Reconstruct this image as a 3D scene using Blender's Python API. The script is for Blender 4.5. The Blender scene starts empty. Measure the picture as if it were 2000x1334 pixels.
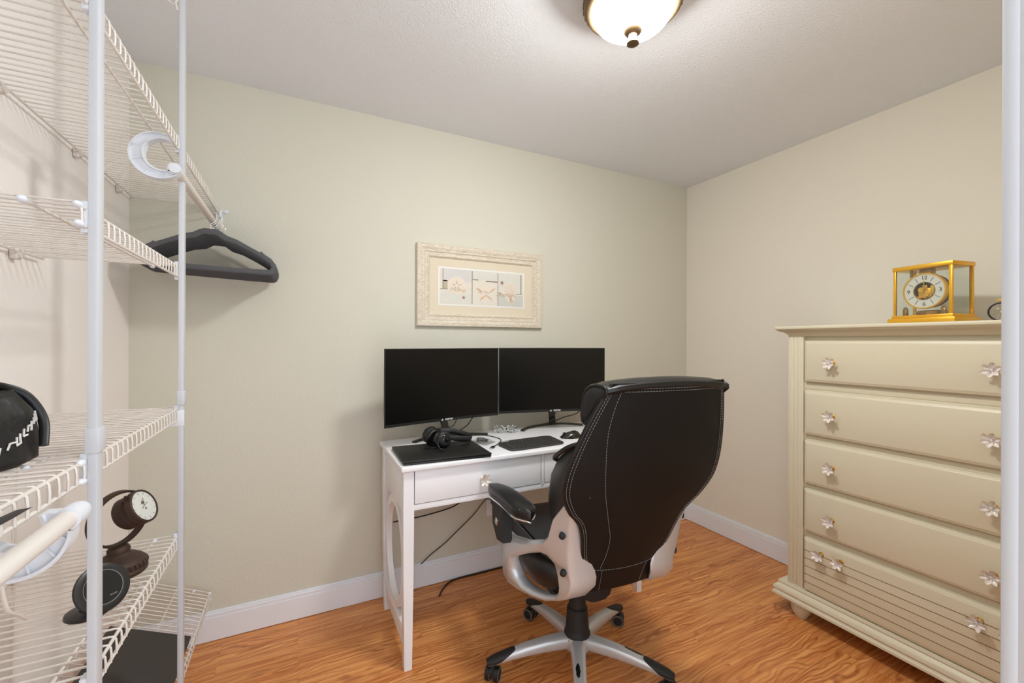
import bpy, bmesh, math, random
from mathutils import Vector, Matrix
C = bpy.context.scene.collection
R = math.radians
random.seed(4)
# ------------------------------------------------------------------ helpers
def lin(c):
    return tuple((x/255/12.92 if x/255 <= .04045 else ((x/255+.055)/1.055)**2.4) for x in c)
def newmat(name):
    m = bpy.data.materials.new(name); m.use_nodes = True
    nt = m.node_tree; return m, nt, nt.nodes['Principled BSDF']
def mat(name, rgb, rough=.5, metal=0., bump=None, var=None, coat=0., spec=None, emit=None, trans=None):
    m, nt, b = newmat(name); N, L = nt.nodes, nt.links
    c = lin(rgb); b.inputs['Base Color'].default_value = (*c, 1)
    b.inputs['Roughness'].default_value = rough; b.inputs['Metallic'].default_value = metal
    if coat: b.inputs['Coat Weight'].default_value = coat; b.inputs['Coat Roughness'].default_value = .12
    if spec is not None: b.inputs['Specular IOR Level'].default_value = spec
    if emit: b.inputs['Emission Color'].default_value = (*emit[0], 1); b.inputs['Emission Strength'].default_value = emit[1]
    tc = N.new('ShaderNodeTexCoord') if (bump or var) else None
    if var:
        n = N.new('ShaderNodeTexNoise'); n.inputs['Scale'].default_value = var[0]; n.inputs['Detail'].default_value = 4
        r = N.new('ShaderNodeMix'); r.data_type = 'RGBA'
        r.inputs['A'].default_value = (*[x*(1-var[1]) for x in c], 1); r.inputs['B'].default_value = (*[min(1, x*(1+var[1])) for x in c], 1)
        L.new(tc.outputs['Object'], n.inputs['Vector']); L.new(n.outputs['Fac'], r.inputs['Factor']); L.new(r.outputs['Result'], b.inputs['Base Color'])
    if bump:
        n = N.new('ShaderNodeTexNoise'); n.inputs['Scale'].default_value = bump[0]; n.inputs['Detail'].default_value = 3
        u = N.new('ShaderNodeBump'); u.inputs['Strength'].default_value = bump[1]; u.inputs['Distance'].default_value = bump[2]
        L.new(tc.outputs['Object'], n.inputs['Vector']); L.new(n.outputs['Fac'], u.inputs['Height']); L.new(u.outputs['Normal'], b.inputs['Normal'])
    return m
def V(*a): return Vector(a)
def lerp(a, b, t): return a+(b-a)*t
def interp(t, tab):
    if t <= tab[0][0]: return tab[0][1]
    for (x0, y0), (x1, y1) in zip(tab, tab[1:]):
        if t <= x1: return y0+(y1-y0)*(t-x0)/(x1-x0)
    return tab[-1][1]
def smooth_tab(t, tab):
    # Catmull-Rom through a table of (x, y)
    n = len(tab)
    if t <= tab[0][0]: return tab[0][1]
    if t >= tab[-1][0]: return tab[-1][1]
    for i in range(n-1):
        if t <= tab[i+1][0]: break
    x0, y0 = tab[i]; x1, y1 = tab[i+1]
    m0 = (y1-tab[i-1][1])/(x1-tab[i-1][0]) if i > 0 else (y1-y0)/(x1-x0)
    m1 = (tab[i+2][1]-y0)/(tab[i+2][0]-x0) if i < n-2 else (y1-y0)/(x1-x0)
    h = x1-x0; s = (t-x0)/h
    return (2*s**3-3*s**2+1)*y0+(s**3-2*s**2+s)*h*m0+(-2*s**3+3*s**2)*y1+(s**3-s**2)*h*m1
ID = Matrix.Identity(4)
class B:
    """collects shapes into one bmesh; self.M maps local to world"""
    def __init__(self, M=None): self.bm = bmesh.new(); self.M = M or ID
    def box(self, x0, x1, y0, y1, z0, z1, bev=0, seg=2, T=None):
        M = self.M @ T if T else self.M
        vs = [self.bm.verts.new(M @ V(x, y, z)) for x in (x0, x1) for y in (y0, y1) for z in (z0, z1)]
        fs = [self.bm.faces.new([vs[i] for i in q]) for q in ((0,1,3,2),(4,6,7,5),(0,4,5,1),(2,3,7,6),(0,2,6,4),(1,5,7,3))]
        if bev:
            es = list({e for f in fs for e in f.edges})
            bmesh.ops.bevel(self.bm, geom=es, offset=bev, segments=seg, affect='EDGES', profile=.5, clamp_overlap=True)
        return self
    def tube(self, pts, r, n=8, closed=False, sq=1.0):
        pts = [V(*p) for p in pts]; k = len(pts)
        rr = r if isinstance(r, (list, tuple)) else [r]*k
        T0 = None; rings = []; up = None
        for i in range(k):
            if closed: t = pts[(i+1) % k]-pts[i-1]
            else: t = pts[min(i+1, k-1)]-pts[max(i-1, 0)]
            t.normalize()
            if up is None:
                up = V(0,0,1) if abs(t.z) < .9 else V(1,0,0)
            up = (up-t*up.dot(t)); up.normalize(); s = t.cross(up)
            rings.append([self.bm.verts.new(self.M @ (pts[i]+(s*math.cos(2*math.pi*j/n)+up*sq*math.sin(2*math.pi*j/n))*rr[i])) for j in range(n)])
        rg = range(k if closed else k-1)
        for i in rg:
            a, b = rings[i], rings[(i+1) % k]
            for j in range(n): self.bm.faces.new((a[j], a[(j+1) % n], b[(j+1) % n], b[j]))
        if not closed:
            self.bm.faces.new(rings[0][::-1]); self.bm.faces.new(rings[-1])
        return self
    def lathe(self, prof, T=None, n=32, cap=True):
        M = self.M @ T if T else self.M; rings = []
        for r, z in prof:
            if r < 1e-6: rings.append([self.bm.verts.new(M @ V(0,0,z))])
            else: rings.append([self.bm.verts.new(M @ V(r*math.cos(2*math.pi*j/n), r*math.sin(2*math.pi*j/n), z)) for j in range(n)])
        for a, b in zip(rings, rings[1:]):
            for j in range(n):
                q = [a[j % len(a)], a[(j+1) % n % len(a)], b[(j+1) % n % len(b)], b[j % len(b)]]
                q = list(dict.fromkeys(q))
                if len(q) >= 3:
                    try: self.bm.faces.new(q)
                    except ValueError: pass
        if cap:
            for ring in (rings[0], rings[-1]):
                if len(ring) > 2: self.bm.faces.new(ring)
        return self
    def loft(self, rings, closed=True, cap=True):
        vr = [[self.bm.verts.new(self.M @ V(*p)) for p in ring] for ring in rings]
        n = len(vr[0])
        for a, b in zip(vr, vr[1:]):
            for j in range(n if closed else n-1): self.bm.faces.new((a[j], a[(j+1) % n], b[(j+1) % n], b[j]))
        if cap and closed: self.bm.faces.new(vr[0][::-1]); self.bm.faces.new(vr[-1])
        return self
    def prism(self, poly, vec, hole=None, bev=0):
        """poly: 3D points; vec: extrusion vector; hole: 3D points"""
        vec = V(*vec); bm = self.bm
        def loop(ps): return [bm.verts.new(self.M @ V(*p)) for p in ps]
        Mv = self.M.to_3x3() @ vec
        a = loop(poly); b = [bm.verts.new(v.co+Mv) for v in a]; n = len(a)
        for j in range(n): bm.faces.new((a[j], a[(j+1) % n], b[(j+1) % n], b[j]))
        if not hole:
            bm.faces.new(a[::-1]); bm.faces.new(b)
        else:
            ha = loop(hole); hb = [bm.verts.new(v.co+Mv) for v in ha]; m = len(ha)
            for j in range(m): bm.faces.new((ha[(j+1) % m], ha[j], hb[j], hb[(j+1) % m]))
            for lo, hi in ((a, ha), (b, hb)):
                es = [bm.edges.get((lo[j], lo[(j+1) % n])) for j in range(n)]+[bm.edges.get((hi[j], hi[(j+1) % m])) for j in range(m)]
                bmesh.ops.triangle_fill(bm, use_beauty=True, use_dissolve=False, edges=es)
        return self
    def ring_solid(self, outer, hole, layers, to3):
        """flat frame with a hole: outlines in 2D, layers of (depth, inset), to3 maps (p, q, depth, index, is_hole) to 3D"""
        from mathutils.geometry import tessellate_polygon
        def inset(l, k, hole_):
            ar = sum(l[i-1][0]*l[i][1]-l[i][0]*l[i-1][1] for i in range(len(l))); sg = (1 if ar < 0 else -1)*(-1 if hole_ else 1); out = []
            for i in range(len(l)):
                a, b = l[i-1], l[(i+1) % len(l)]; d = V(b[0]-a[0], b[1]-a[1]); nn = V(-d[1], d[0]).normalized(); out.append((l[i][0]-nn[0]*k*sg, l[i][1]-nn[1]*k*sg))
            return out
        bm = self.bm; R0, R1, L0 = [], [], []
        for dep, k in layers:
            o, h = inset(outer, k, False), inset(hole, k, True); L0.append((o, h))
            R0.append([bm.verts.new(self.M @ V(*to3(p[0], p[1], dep, i, False))) for i, p in enumerate(o)]); R1.append([bm.verts.new(self.M @ V(*to3(p[0], p[1], dep, i, True))) for i, p in enumerate(h)])
        for rr_ in (R0, R1):
            for u, v in zip(rr_, rr_[1:]):
                for j in range(len(u)): bm.faces.new((u[j], u[(j+1) % len(u)], v[(j+1) % len(u)], v[j]))
        for k in (0, -1):
            o, h = L0[k]; vs = R0[k]+R1[k]
            for tri in tessellate_polygon([[V(p[0], p[1], 0) for p in o], [V(p[0], p[1], 0) for p in h]]):
                try: bm.faces.new([vs[i] for i in tri])
                except ValueError: pass
        return self
    def ball(self, c, r, n=12, sc=(1,1,1)):
        pr = [(r*math.sin(math.pi*i/n), -r*math.cos(math.pi*i/n)) for i in range(n+1)]
        self.lathe(pr, Matrix.Translation(c) @ Matrix.Diagonal((*sc, 1)), n=2*n, cap=False); return self
    def build(self, name, m, parent=None, smooth=35, kind=None, label=None):
        bmesh.ops.remove_doubles(self.bm, verts=self.bm.verts, dist=1e-6)
        bmesh.ops.recalc_face_normals(self.bm, faces=self.bm.faces)
        me = bpy.data.meshes.new(name); self.bm.to_mesh(me); self.bm.free()
        return place(name, me, m, parent, smooth, kind, label)
def place(name, me, m, parent=None, smooth=35, kind=None, label=None):
    o = bpy.data.objects.new(name, me); C.objects.link(o)
    if m and not me.materials: me.materials.append(m)
    if smooth:
        for p in me.polygons: p.use_smooth = True
        try: me.set_sharp_from_angle(angle=R(smooth))
        except Exception: pass
    if parent:
        o.parent = parent; o.matrix_parent_inverse = world(parent).inverted()
    if kind: o['kind'] = kind
    if label: o['label'] = label
    return o
def world(o):
    M = Matrix.Translation(o.location) @ o.rotation_euler.to_matrix().to_4x4() if o.type == 'EMPTY' else ID
    return M
def thing(name, label, cat, loc=(0,0,0), group=None, rz=0):
    o = bpy.data.objects.new(name, None); C.objects.link(o); o.location = loc; o.rotation_euler = (0,0,rz)
    o.empty_display_size = .05; tag(o, label, cat, group); return o
def tag(o, label, cat, group=None):
    o['label'] = label; o['category'] = cat
    if group: o['group'] = group
    return o
def struct(name, b, m, smooth=0):
    return b.build(name, m, None, smooth, 'structure')
def text(name, s, size, M, m, parent, depth=.0006, shear=0., align='CENTER', bold=0.):
    cu = bpy.data.curves.new(name, 'FONT'); cu.body = s; cu.size = size; cu.extrude = depth; cu.align_x = align; cu.align_y = 'CENTER'
    cu.shear = shear; cu.offset = bold; cu.resolution_u = 4
    t = bpy.data.objects.new(name, cu); C.objects.link(t)
    bpy.context.view_layer.update()
    me = bpy.data.meshes.new_from_object(t.evaluated_get(bpy.context.evaluated_depsgraph_get()))
    bpy.data.objects.remove(t); bpy.data.curves.remove(cu)
    me.transform(M); me.materials.clear()
    return place(name, me, m, parent, 0)
def frame(o, x, y, z=None):
    """matrix with given origin and axis directions"""
    x = V(*x).normalized(); y = V(*y).normalized(); z = x.cross(y).normalized() if z is None else V(*z).normalized()
    return Matrix(((x.x, y.x, z.x, o[0]), (x.y, y.y, z.y, o[1]), (x.z, y.z, z.z, o[2]), (0,0,0,1)))
def axis_frame(o, z):
    z = V(*z).normalized(); x = z.orthogonal().normalized(); return frame(o, x, z.cross(x), z)
def sup(hx, hy, n, e=4., c=(0,0)):
    out = []
    for i in range(n):
        t = 2*math.pi*i/n; cs, sn = math.cos(t), math.sin(t)
        out.append((c[0]+hx*math.copysign(abs(cs)**(2/e), cs), c[1]+hy*math.copysign(abs(sn)**(2/e), sn)))
    return out
def bez(p, n=24):
    """smooth open curve through points"""
    p = [V(*q) for q in p]; out = []
    for i in range(len(p)-1):
        a = p[max(i-1, 0)]; b = p[i]; c = p[i+1]; d = p[min(i+2, len(p)-1)]
        m = max(2, n//(len(p)-1))
        for k in range(m):
            s = k/m
            out.append(.5*((2*b)+(-a+c)*s+(2*a-5*b+4*c-d)*s*s+(-a+3*b-3*c+d)*s**3))
    out.append(p[-1]); return out
# ------------------------------------------------------------------ camera (room axes: X along the back wall, Y towards it)
f_px, yaw, cy, roll, HC = 832.05, .46454, 667.83, .003439, 1.2994
XR, YB, XL, H = 2.566, 2.239, -.615, 2.44
r_ = V(math.cos(yaw), -math.sin(yaw), 0); fw_ = V(math.sin(yaw), math.cos(yaw), 0); z_ = V(0,0,1)
cr = r_*math.cos(roll)+z_*math.sin(roll); cu_ = -r_*math.sin(roll)+z_*math.cos(roll)
cam = bpy.data.cameras.new('camera'); co = bpy.data.objects.new('camera', cam); C.objects.link(co)
cam.sensor_width = 36; cam.lens = f_px/2000*36; cam.clip_start = .02
cam.shift_y = (cy-667)/2000
co.matrix_world = frame((0,0,HC), cr, cu_, -fw_)
bpy.context.scene.camera = co
# ------------------------------------------------------------------ materials
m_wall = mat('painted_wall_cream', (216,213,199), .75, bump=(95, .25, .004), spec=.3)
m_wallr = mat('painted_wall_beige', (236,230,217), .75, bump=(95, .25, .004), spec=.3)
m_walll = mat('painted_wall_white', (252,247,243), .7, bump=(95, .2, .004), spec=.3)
m_ceil = mat('ceiling_paint', (240,242,247), .9, bump=(170, .5, .006), spec=.1)
m_trim = mat('white_trim_paint', (239,242,249), .4)
m_post = mat('white_enamel_post', (208,211,217), .4)
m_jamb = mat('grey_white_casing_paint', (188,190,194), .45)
m_wire = mat('white_vinyl_wire', (228,221,214), .35)
m_plas = mat('white_plastic', (228,232,240), .35)
m_desk = mat('white_desk_paint', (242,242,246), .38, var=(9, .02))
m_dress = mat('cream_dresser_paint', (222,214,190), .38, var=(6, .02), bump=(160, .05, .002))
m_black = mat('black_plastic', (22,22,23), .4)
m_blackm = mat('matte_black_plastic', (30,30,31), .6)
m_leather = mat('black_leather', (15,15,16), .36, bump=(420, .18, .002))
m_leathers = mat('black_leather_shell', (13,13,14), .55, bump=(480, .2, .002), spec=.3)
m_mesh = mat('black_mesh_fabric', (26,26,28), .8, bump=(900, .4, .002))
m_stitch = mat('grey_thread', (150,148,146), .8)
m_silver = mat('silver_painted_plastic', (206,207,210), .28, .35, var=(3, .05))
m_chrome = mat('chrome', (210,210,210), .15, 1.)
m_tyre = mat('grey_castor_tread', (120,119,118), .6)
m_gold = mat('polished_brass', (244,188,66), .34, .7, var=(12, .06))
m_bronze = mat('aged_bronze', (108,88,62), .5, .45, var=(40, .35))
m_velvet = mat('black_velvet', (84,85,89), .75, bump=(600, .3, .002))
m_iron = mat('rusted_iron', (66,48,38), .6, .3, var=(30, .5), bump=(90, .3, .004))
m_screen = mat('black_screen', (6,6,6), .28, spec=.35)
m_bezel = mat('black_bezel', (26,27,26), .42)
m_lap = mat('graphite_laptop', (36,36,35), .45, .2)
m_white = mat('white_ink', (235,235,232), .6)
m_gloss = mat('gloss_black', (12,12,11), .12)
m_olive = mat('dark_olive_plastic', (34,30,14), .3)
m_porc = mat('white_porcelain', (240,232,226), .2, coat=.3)
m_goldedge = mat('gold_rim', (190,145,60), .3, .7)
m_dial = mat('clock_dial_white', (232,228,224), .5)
m_dgold = mat('dull_brass', (168,136,80), .3, .9)
m_dark = mat('groove_shadow_brown', (120,98,74), .6)
m_paper = mat('mat_board_cream', (224,213,191), .85)
m_slab = mat('black_cardboard', (60,54,52), .75, var=(14, .18))
def glass(name, tint=(1,1,1), refl=.06):
    m = bpy.data.materials.new(name); m.use_nodes = True; nt = m.node_tree; N, L = nt.nodes, nt.links
    N.remove(N['Principled BSDF']); t = N.new('ShaderNodeBsdfTransparent'); t.inputs['Color'].default_value = (*tint, 1)
    g = N.new('ShaderNodeBsdfGlossy'); g.inputs['Roughness'].default_value = .03; x = N.new('ShaderNodeMixShader')
    x.inputs['Fac'].default_value = refl
    L.new(t.outputs[0], x.inputs[1]); L.new(g.outputs[0], x.inputs[2]); L.new(x.outputs[0], N['Material Output'].inputs['Surface'])
    return m
m_glass = glass('clear_glass', (.95,.97,.96))
m_film = glass('clear_plastic_film', (.84,.84,.83))
def floor_mat():
    m, nt, b = newmat('oak_laminate'); N, L = nt.nodes, nt.links
    tc = N.new('ShaderNodeTexCoord')
    br = N.new('ShaderNodeTexBrick'); br.inputs['Scale'].default_value = 1.; br.inputs['Mortar Size'].default_value = .0008
    br.inputs['Brick Width'].default_value = .78; br.inputs['Row Height'].default_value = .066; br.offset = .37; br.offset_frequency = 2; br.inputs['Mortar Smooth'].default_value = .4
    br.inputs['Color1'].default_value = (0,0,0,1); br.inputs['Color2'].default_value = (1,1,1,1); br.inputs['Mortar'].default_value = (.35,.35,.35,1); br.inputs['Bias'].default_value = 0
    L.new(tc.outputs['Object'], br.inputs['Vector'])
    # each strip shifts its own grain
    sep = N.new('ShaderNodeSeparateColor'); L.new(br.outputs['Color'], sep.inputs['Color'])
    off = N.new('ShaderNodeCombineXYZ'); mu = N.new('ShaderNodeMath'); mu.operation = 'MULTIPLY'; mu.inputs[1].default_value = 37.
    L.new(sep.outputs['Red'], mu.inputs[0]); L.new(mu.outputs[0], off.inputs['X']); L.new(mu.outputs[0], off.inputs['Z'])
    add = N.new('ShaderNodeVectorMath'); add.operation = 'ADD'; L.new(tc.outputs['Object'], add.inputs[0]); L.new(off.outputs[0], add.inputs[1])
    def stretched(sx, sy, kind, scale, **k):
        mp = N.new('ShaderNodeMapping'); mp.inputs['Scale'].default_value = (sx, sy, 1); L.new(add.outputs[0], mp.inputs['Vector'])
        t = N.new(kind); t.inputs['Scale'].default_value = scale; L.new(mp.outputs[0], t.inputs['Vector'])
        for a, v in k.items(): t.inputs[a].default_value = v
        return t
    def math_(op, a, b=None):
        n = N.new('ShaderNodeMath'); n.operation = op
        for i, v in enumerate((a, b)):
            if v is None: continue
            if isinstance(v, (int, float)): n.inputs[i].default_value = v
            else: L.new(v, n.inputs[i])
        return n.outputs[0]
    fine = stretched(9, 420, 'ShaderNodeTexNoise', 1., Detail=4., Roughness=.6)
    streak = stretched(2.4, 60, 'ShaderNodeTexNoise', 1., Detail=3., Roughness=.6)
    figure = stretched(2.6, 7.5, 'ShaderNodeTexNoise', 1., Detail=2.5, Roughness=.5)
    zone = stretched(.9, 6, 'ShaderNodeTexNoise', 1.3, Detail=1.)
    # growth rings: lines along the plank bent into cathedral arches by a slow noise
    sx = N.new('ShaderNodeSeparateXYZ'); L.new(add.outputs[0], sx.inputs[0])
    ring = math_('SINE', math_('ADD', math_('MULTIPLY', sx.outputs['Y'], 330.), math_('MULTIPLY', figure.outputs['Fac'], 62.)))
    rg = N.new('ShaderNodeMapRange'); rg.inputs['From Min'].default_value = .1; rg.inputs['From Max'].default_value = 1.; L.new(ring, rg.inputs['Value'])
    zr = N.new('ShaderNodeMapRange'); zr.inputs['From Min'].default_value = .36; zr.inputs['From Max'].default_value = .62; zr.inputs['To Min'].default_value = .18; zr.inputs['To Max'].default_value = .9; L.new(zone.outputs['Fac'], zr.inputs['Value'])
    rings = math_('MULTIPLY', math_('MULTIPLY', rg.outputs[0], zr.outputs[0]), math_('ADD', math_('MULTIPLY', fine.outputs['Fac'], .9), .35))
    ramp = N.new('ShaderNodeValToRGB'); e = ramp.color_ramp.elements
    e[0].position = .36; e[0].color = (*lin((206,126,66)), 1); e[1].position = .62; e[1].color = (*lin((240,170,102)), 1)
    L.new(streak.outputs['Fac'], ramp.inputs['Fac'])
    d = N.new('ShaderNodeMix'); d.data_type = 'RGBA'; d.blend_type = 'MULTIPLY'; d.inputs['B'].default_value = (.50,.36,.26,1)
    L.new(math_('MULTIPLY', rings, 1.05), d.inputs['Factor']); L.new(ramp.outputs['Color'], d.inputs['A'])
    pore = N.new('ShaderNodeMapRange'); pore.inputs['From Min'].default_value = .52; pore.inputs['From Max'].default_value = .72; L.new(fine.outputs['Fac'], pore.inputs['Value'])
    pm = N.new('ShaderNodeMix'); pm.data_type = 'RGBA'; pm.blend_type = 'MULTIPLY'; pm.inputs['B'].default_value = (.62,.50,.40,1)
    L.new(math_('MULTIPLY', pore.outputs[0], .55), pm.inputs['Factor']); L.new(d.outputs['Result'], pm.inputs['A'])
    tone = N.new('ShaderNodeMix'); tone.data_type = 'RGBA'; tone.blend_type = 'MULTIPLY'; tone.inputs['B'].default_value = (.80,.72,.66,1)
    L.new(math_('MULTIPLY', sep.outputs['Red'], .5), tone.inputs['Factor']); L.new(pm.outputs['Result'], tone.inputs['A'])
    j = N.new('ShaderNodeMix'); j.data_type = 'RGBA'; j.blend_type = 'MULTIPLY'; j.inputs['B'].default_value = (.74,.66,.60,1)
    L.new(br.outputs['Fac'], j.inputs['Factor']); L.new(tone.outputs['Result'], j.inputs['A'])
    L.new(j.outputs['Result'], b.inputs['Base Color']); b.inputs['Roughness'].default_value = .33
    bp = N.new('ShaderNodeBump'); bp.inputs['Strength'].default_value = .12; bp.inputs['Distance'].default_value = .001
    L.new(fine.outputs['Fac'], bp.inputs['Height']); L.new(bp.outputs[0], b.inputs['Normal'])
    return m
m_floor = floor_mat()
def frame_mat():
    m, nt, b = newmat('distressed_cream_wood'); N, L = nt.nodes, nt.links
    tc = N.new('ShaderNodeTexCoord'); mp = N.new('ShaderNodeMapping'); mp.inputs['Scale'].default_value = (40, 160, 160)
    n = N.new('ShaderNodeTexNoise'); n.inputs['Scale'].default_value = 1.; n.inputs['Detail'].default_value = 5; n.inputs['Roughness'].default_value = .7
    r = N.new('ShaderNodeValToRGB'); e = r.color_ramp.elements; e[0].position = .30; e[0].color = (*lin((196,180,152)), 1); e[1].position = .56; e[1].color = (*lin((224,214,198)), 1)
    L.new(tc.outputs['Object'], mp.inputs['Vector']); L.new(mp.outputs[0], n.inputs['Vector']); L.new(n.outputs['Fac'], r.inputs['Fac']); L.new(r.outputs['Color'], b.inputs['Base Color'])
    b.inputs['Roughness'].default_value = .6; return m
m_frame = frame_mat()
# ------------------------------------------------------------------ the room
Yf = .178                                     # wall with the opening the photo is taken through
struct('floor', B().box(XL-.1, XR+.1, -.45, YB+.1, -.05, 0), m_floor)
struct('ceiling', B().box(XL-.1, XR+.1, .04, YB+.1, H, H+.05), m_ceil)
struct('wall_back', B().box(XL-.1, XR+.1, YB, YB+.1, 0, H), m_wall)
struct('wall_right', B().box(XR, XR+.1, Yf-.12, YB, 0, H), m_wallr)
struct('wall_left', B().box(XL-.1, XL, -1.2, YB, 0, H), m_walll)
struct('wall_front', B().box(.775, XR, Yf-.12, Yf, 0, H).box(XL, -.16, Yf-.12, Yf, 0, H), m_wallr)  # left-hand piece is out of view, added to block daylight from the opening
def base_profile(b, horiz, x0, x1):
    """baseboard along x (horiz) or y, with a stepped top"""
    for z0, z1, t in ((.002, .103, .015), (.103, .118, .0125), (.118, .127, .007)):
        if horiz: b.box(x0, x1, YB-t, YB, z0, z1, .002)
        else: b.box(XR-t, XR, x0, x1, z0, z1, .002)
    return b
struct('baseboard_back', base_profile(B(), True, XL, XR-.015), m_trim)
struct('baseboard_right', base_profile(B(), False, Yf, YB), m_trim)
b = B()
for z0, z1, t in ((.002, .103, .015), (.103, .118, .0125), (.118, .127, .007)): b.box(XL, XL+t, Yf, YB-.016, z0, z1, .002)
struct('baseboard_left', b, m_trim)
# door casing and jamb beside the camera
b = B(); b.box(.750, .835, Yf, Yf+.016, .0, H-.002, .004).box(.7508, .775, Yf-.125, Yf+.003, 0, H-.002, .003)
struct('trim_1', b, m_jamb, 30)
# ------------------------------------------------------------------ ceiling light
LX, LY = .915, 1.005
m_lamp = mat('lit_glass_bowl', (255,244,226), .4, emit=((.985, .99, .96), 128.))
t = thing('ceiling_light', 'round ceiling light with a glowing white glass bowl and bronze finial', 'ceiling light', (LX, LY, H))
T = Matrix.Translation((LX, LY, 0))
B().lathe([(0, H-.001), (.112, H-.001), (.118, H-.012), (.124, H-.030), (.136, H-.052), (.146, H-.072), (.1505, H-.090), (.1495, H-.104), (.144, H-.114), (.134, H-.121), (.126, H-.121), (.1245, H-.112), (.120, H-.09), (.11, H-.05), (0, H-.04)], T, 56).build('trim_ring', m_bronze, t, 50)
b = B()
for i in range(40):                                    # scrolls cast into the rim
    a = 2*math.pi*i/40; b.tube([(LX+(.1505-.012*max(0,(1.6-s)/4))*math.cos(a+.05*math.cos(s*2)), LY+(.1505-.012*max(0,(1.6-s)/4))*math.sin(a+.05*math.cos(s*2)), H-.070-.008*s) for s in (0,.8,1.6,2.4,3.2,4.)], .0024, 5)
b.build('rim_scrollwork', m_bronze, t, 50)
B().lathe([(.1235, H-.112)]+[(.1235*math.cos(a)**.8, H-.112-.072*math.sin(a)) for a in [math.pi/2*i/14 for i in range(1, 14)]]+[(.0, H-.184)], T, 48, False).build('glass_bowl', m_lamp, t, 60)
B().lathe([(0, H-.176), (.026, H-.181), (.028, H-.186), (.024, H-.192), (.013, H-.196), (.0115, H-.204), (.014, H-.210), (.019, H-.217), (.019, H-.224), (.012, H-.229), (0, H-.230)], T, 28).build('finial', m_bronze, t, 40)
# ------------------------------------------------------------------ dresser
dr = thing('tall_dresser', 'tall cream painted chest of five drawers with porcelain flower knobs against the right wall', 'dresser', (2.33, .80, 0))
y0, y1 = .365, 1.238
b = B(); b.box(2.130, 2.545, y0+.004, y1-.004, .125, 1.335, .002)
for z0, z1 in ((1.085, 1.113), (.855, .869), (.629, .642), (.403, .419)): b.box(2.1275, 2.131, y0+.06, y1-.06, z0, z1, .002)
b.build('case', m_dress, dr, 30)
for s in (0, 1):                                       # corner posts with reeded faces
    a0, a1 = ((1.170, y1), (y0, .430))[s]; b = B(); b.box(2.110, 2.19, a0, a1, .122, 1.338, .0015)
    for k in (.24, .5, .76): b.box(2.1075, 2.111, lerp(a0, a1, k)-.007, lerp(a0, a1, k)+.007, .16, 1.33, .002)
    b.build('corner_post', m_dress, dr, 30)
b = B(); b.box(2.062, 2.564, .325, 1.277, 1.362, 1.378, .005, 3)
pr = [(2.068, 1.362), (2.072, 1.357), (2.080, 1.353), (2.090, 1.350), (2.098, 1.344), (2.104, 1.336), (2.108, 1.330)]
def mould(b, pr, ya, yb, xb):
    """moulding that runs round the front and both ends"""
    x0 = pr[0][0]; rings = []
    for x, z in pr:
        d = x-x0; rings.append([(xb, yb-d, z), (x, yb-d, z), (x, ya+d, z), (xb, ya+d, z)])
    b.loft(rings, True, True)
mould(b, pr, .330, 1.272, 2.55)
b.build('top', m_dress, dr, 40)
b = B(); mould(b, [(2.106, .149), (2.100, .147), (2.098, .140), (2.101, .134), (2.092, .126), (2.084, .118), (2.083, .108), (2.088, .104), (2.086, .096), (2.080, .090), (2.080, .080), (2.086, .0765)], .335, 1.270, 2.55)
b.build('plinth', m_dress, dr, 40)
for fx, fy in ((2.145, 1.195), (2.145, .42), (2.50, 1.195), (2.50, .42)):
    B().lathe([(.034, .078), (.040, .074), (.043, .066), (.041, .058), (.043, .050), (.041, .034), (.034, .014), (.027, .006), (.026, 0)], Matrix.Translation((fx, fy, 0)), 28).build('bun_foot', m_dress, dr, 50)
# flower knob: one mesh, faces -X
def knob_meshes():
    b = B(); rnd = random.Random(3)
    for k in range(6):
        a = 2*math.pi*k/6+.25; L = .0225+.003*rnd.random(); tip = .008+.006*rnd.random(); rows = []
        for i in range(5):
            s = i/4; w = .0112*math.sin(math.pi*(.10+.82*s))**.9; rr = .002+L*s; h = .004+tip*s**1.6
            row = []
            for jx in (-1, -.5, 0, .5, 1):
                u = jx*w*.75; ca, sa = math.cos(a), math.sin(a)
                row.append((-(h+.0058*abs(jx)**2), rr*ca-u*sa, rr*sa+u*ca))
            rows.append(row)
        top = [[(x-.0007, y, z) for x, y, z in r] for r in rows]; bot = [[(x+.0011, y, z) for x, y, z in r] for r in rows]
        b.loft([t_+u_[::-1] for t_, u_ in zip(top, bot)], True, True)
    b.ball((-.0065, 0, 0), .0042, 7)
    me1 = b.build('t', m_porc).data
    me2 = B(axis_frame((0,0,0), (-1,0,0))).lathe([(.010, -.022), (.010, -.019), (.0055, -.016), (.005, -.006), (.008, -.001), (.004, .001)], None, 16).build('t', m_goldedge).data
    b = B(); rnd = random.Random(3)
    for k in range(6):
        a = 2*math.pi*k/6+.25; L = .0225+.003*rnd.random(); tip = .008+.006*rnd.random(); ca, sa = math.cos(a), math.sin(a)
        b.tube([(-(.004+tip*s**1.6+.0058*jx*jx)+.0004, (.002+L*s)*ca-jx*w*.75*sa, (.002+L*s)*sa+jx*w*.75*ca) for jx, s, w in ((-1,.75,.0112*.80),(-.6,.95,.0072),(0,1.01,.005),(.6,.95,.0072),(1,.75,.0112*.80))], .0009, 5)
    me3 = b.build('t', m_goldedge).data
    for o in [o for o in C.objects if o.name.startswith('t') and o.data in (me1, me2, me3)]: bpy.data.objects.remove(o)
    me1.name = 'flower_knob'; me2.name = 'knob_stem'; me3.name = 'petal_rim'
    return me1, me2, me3
KM = knob_meshes()
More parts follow.
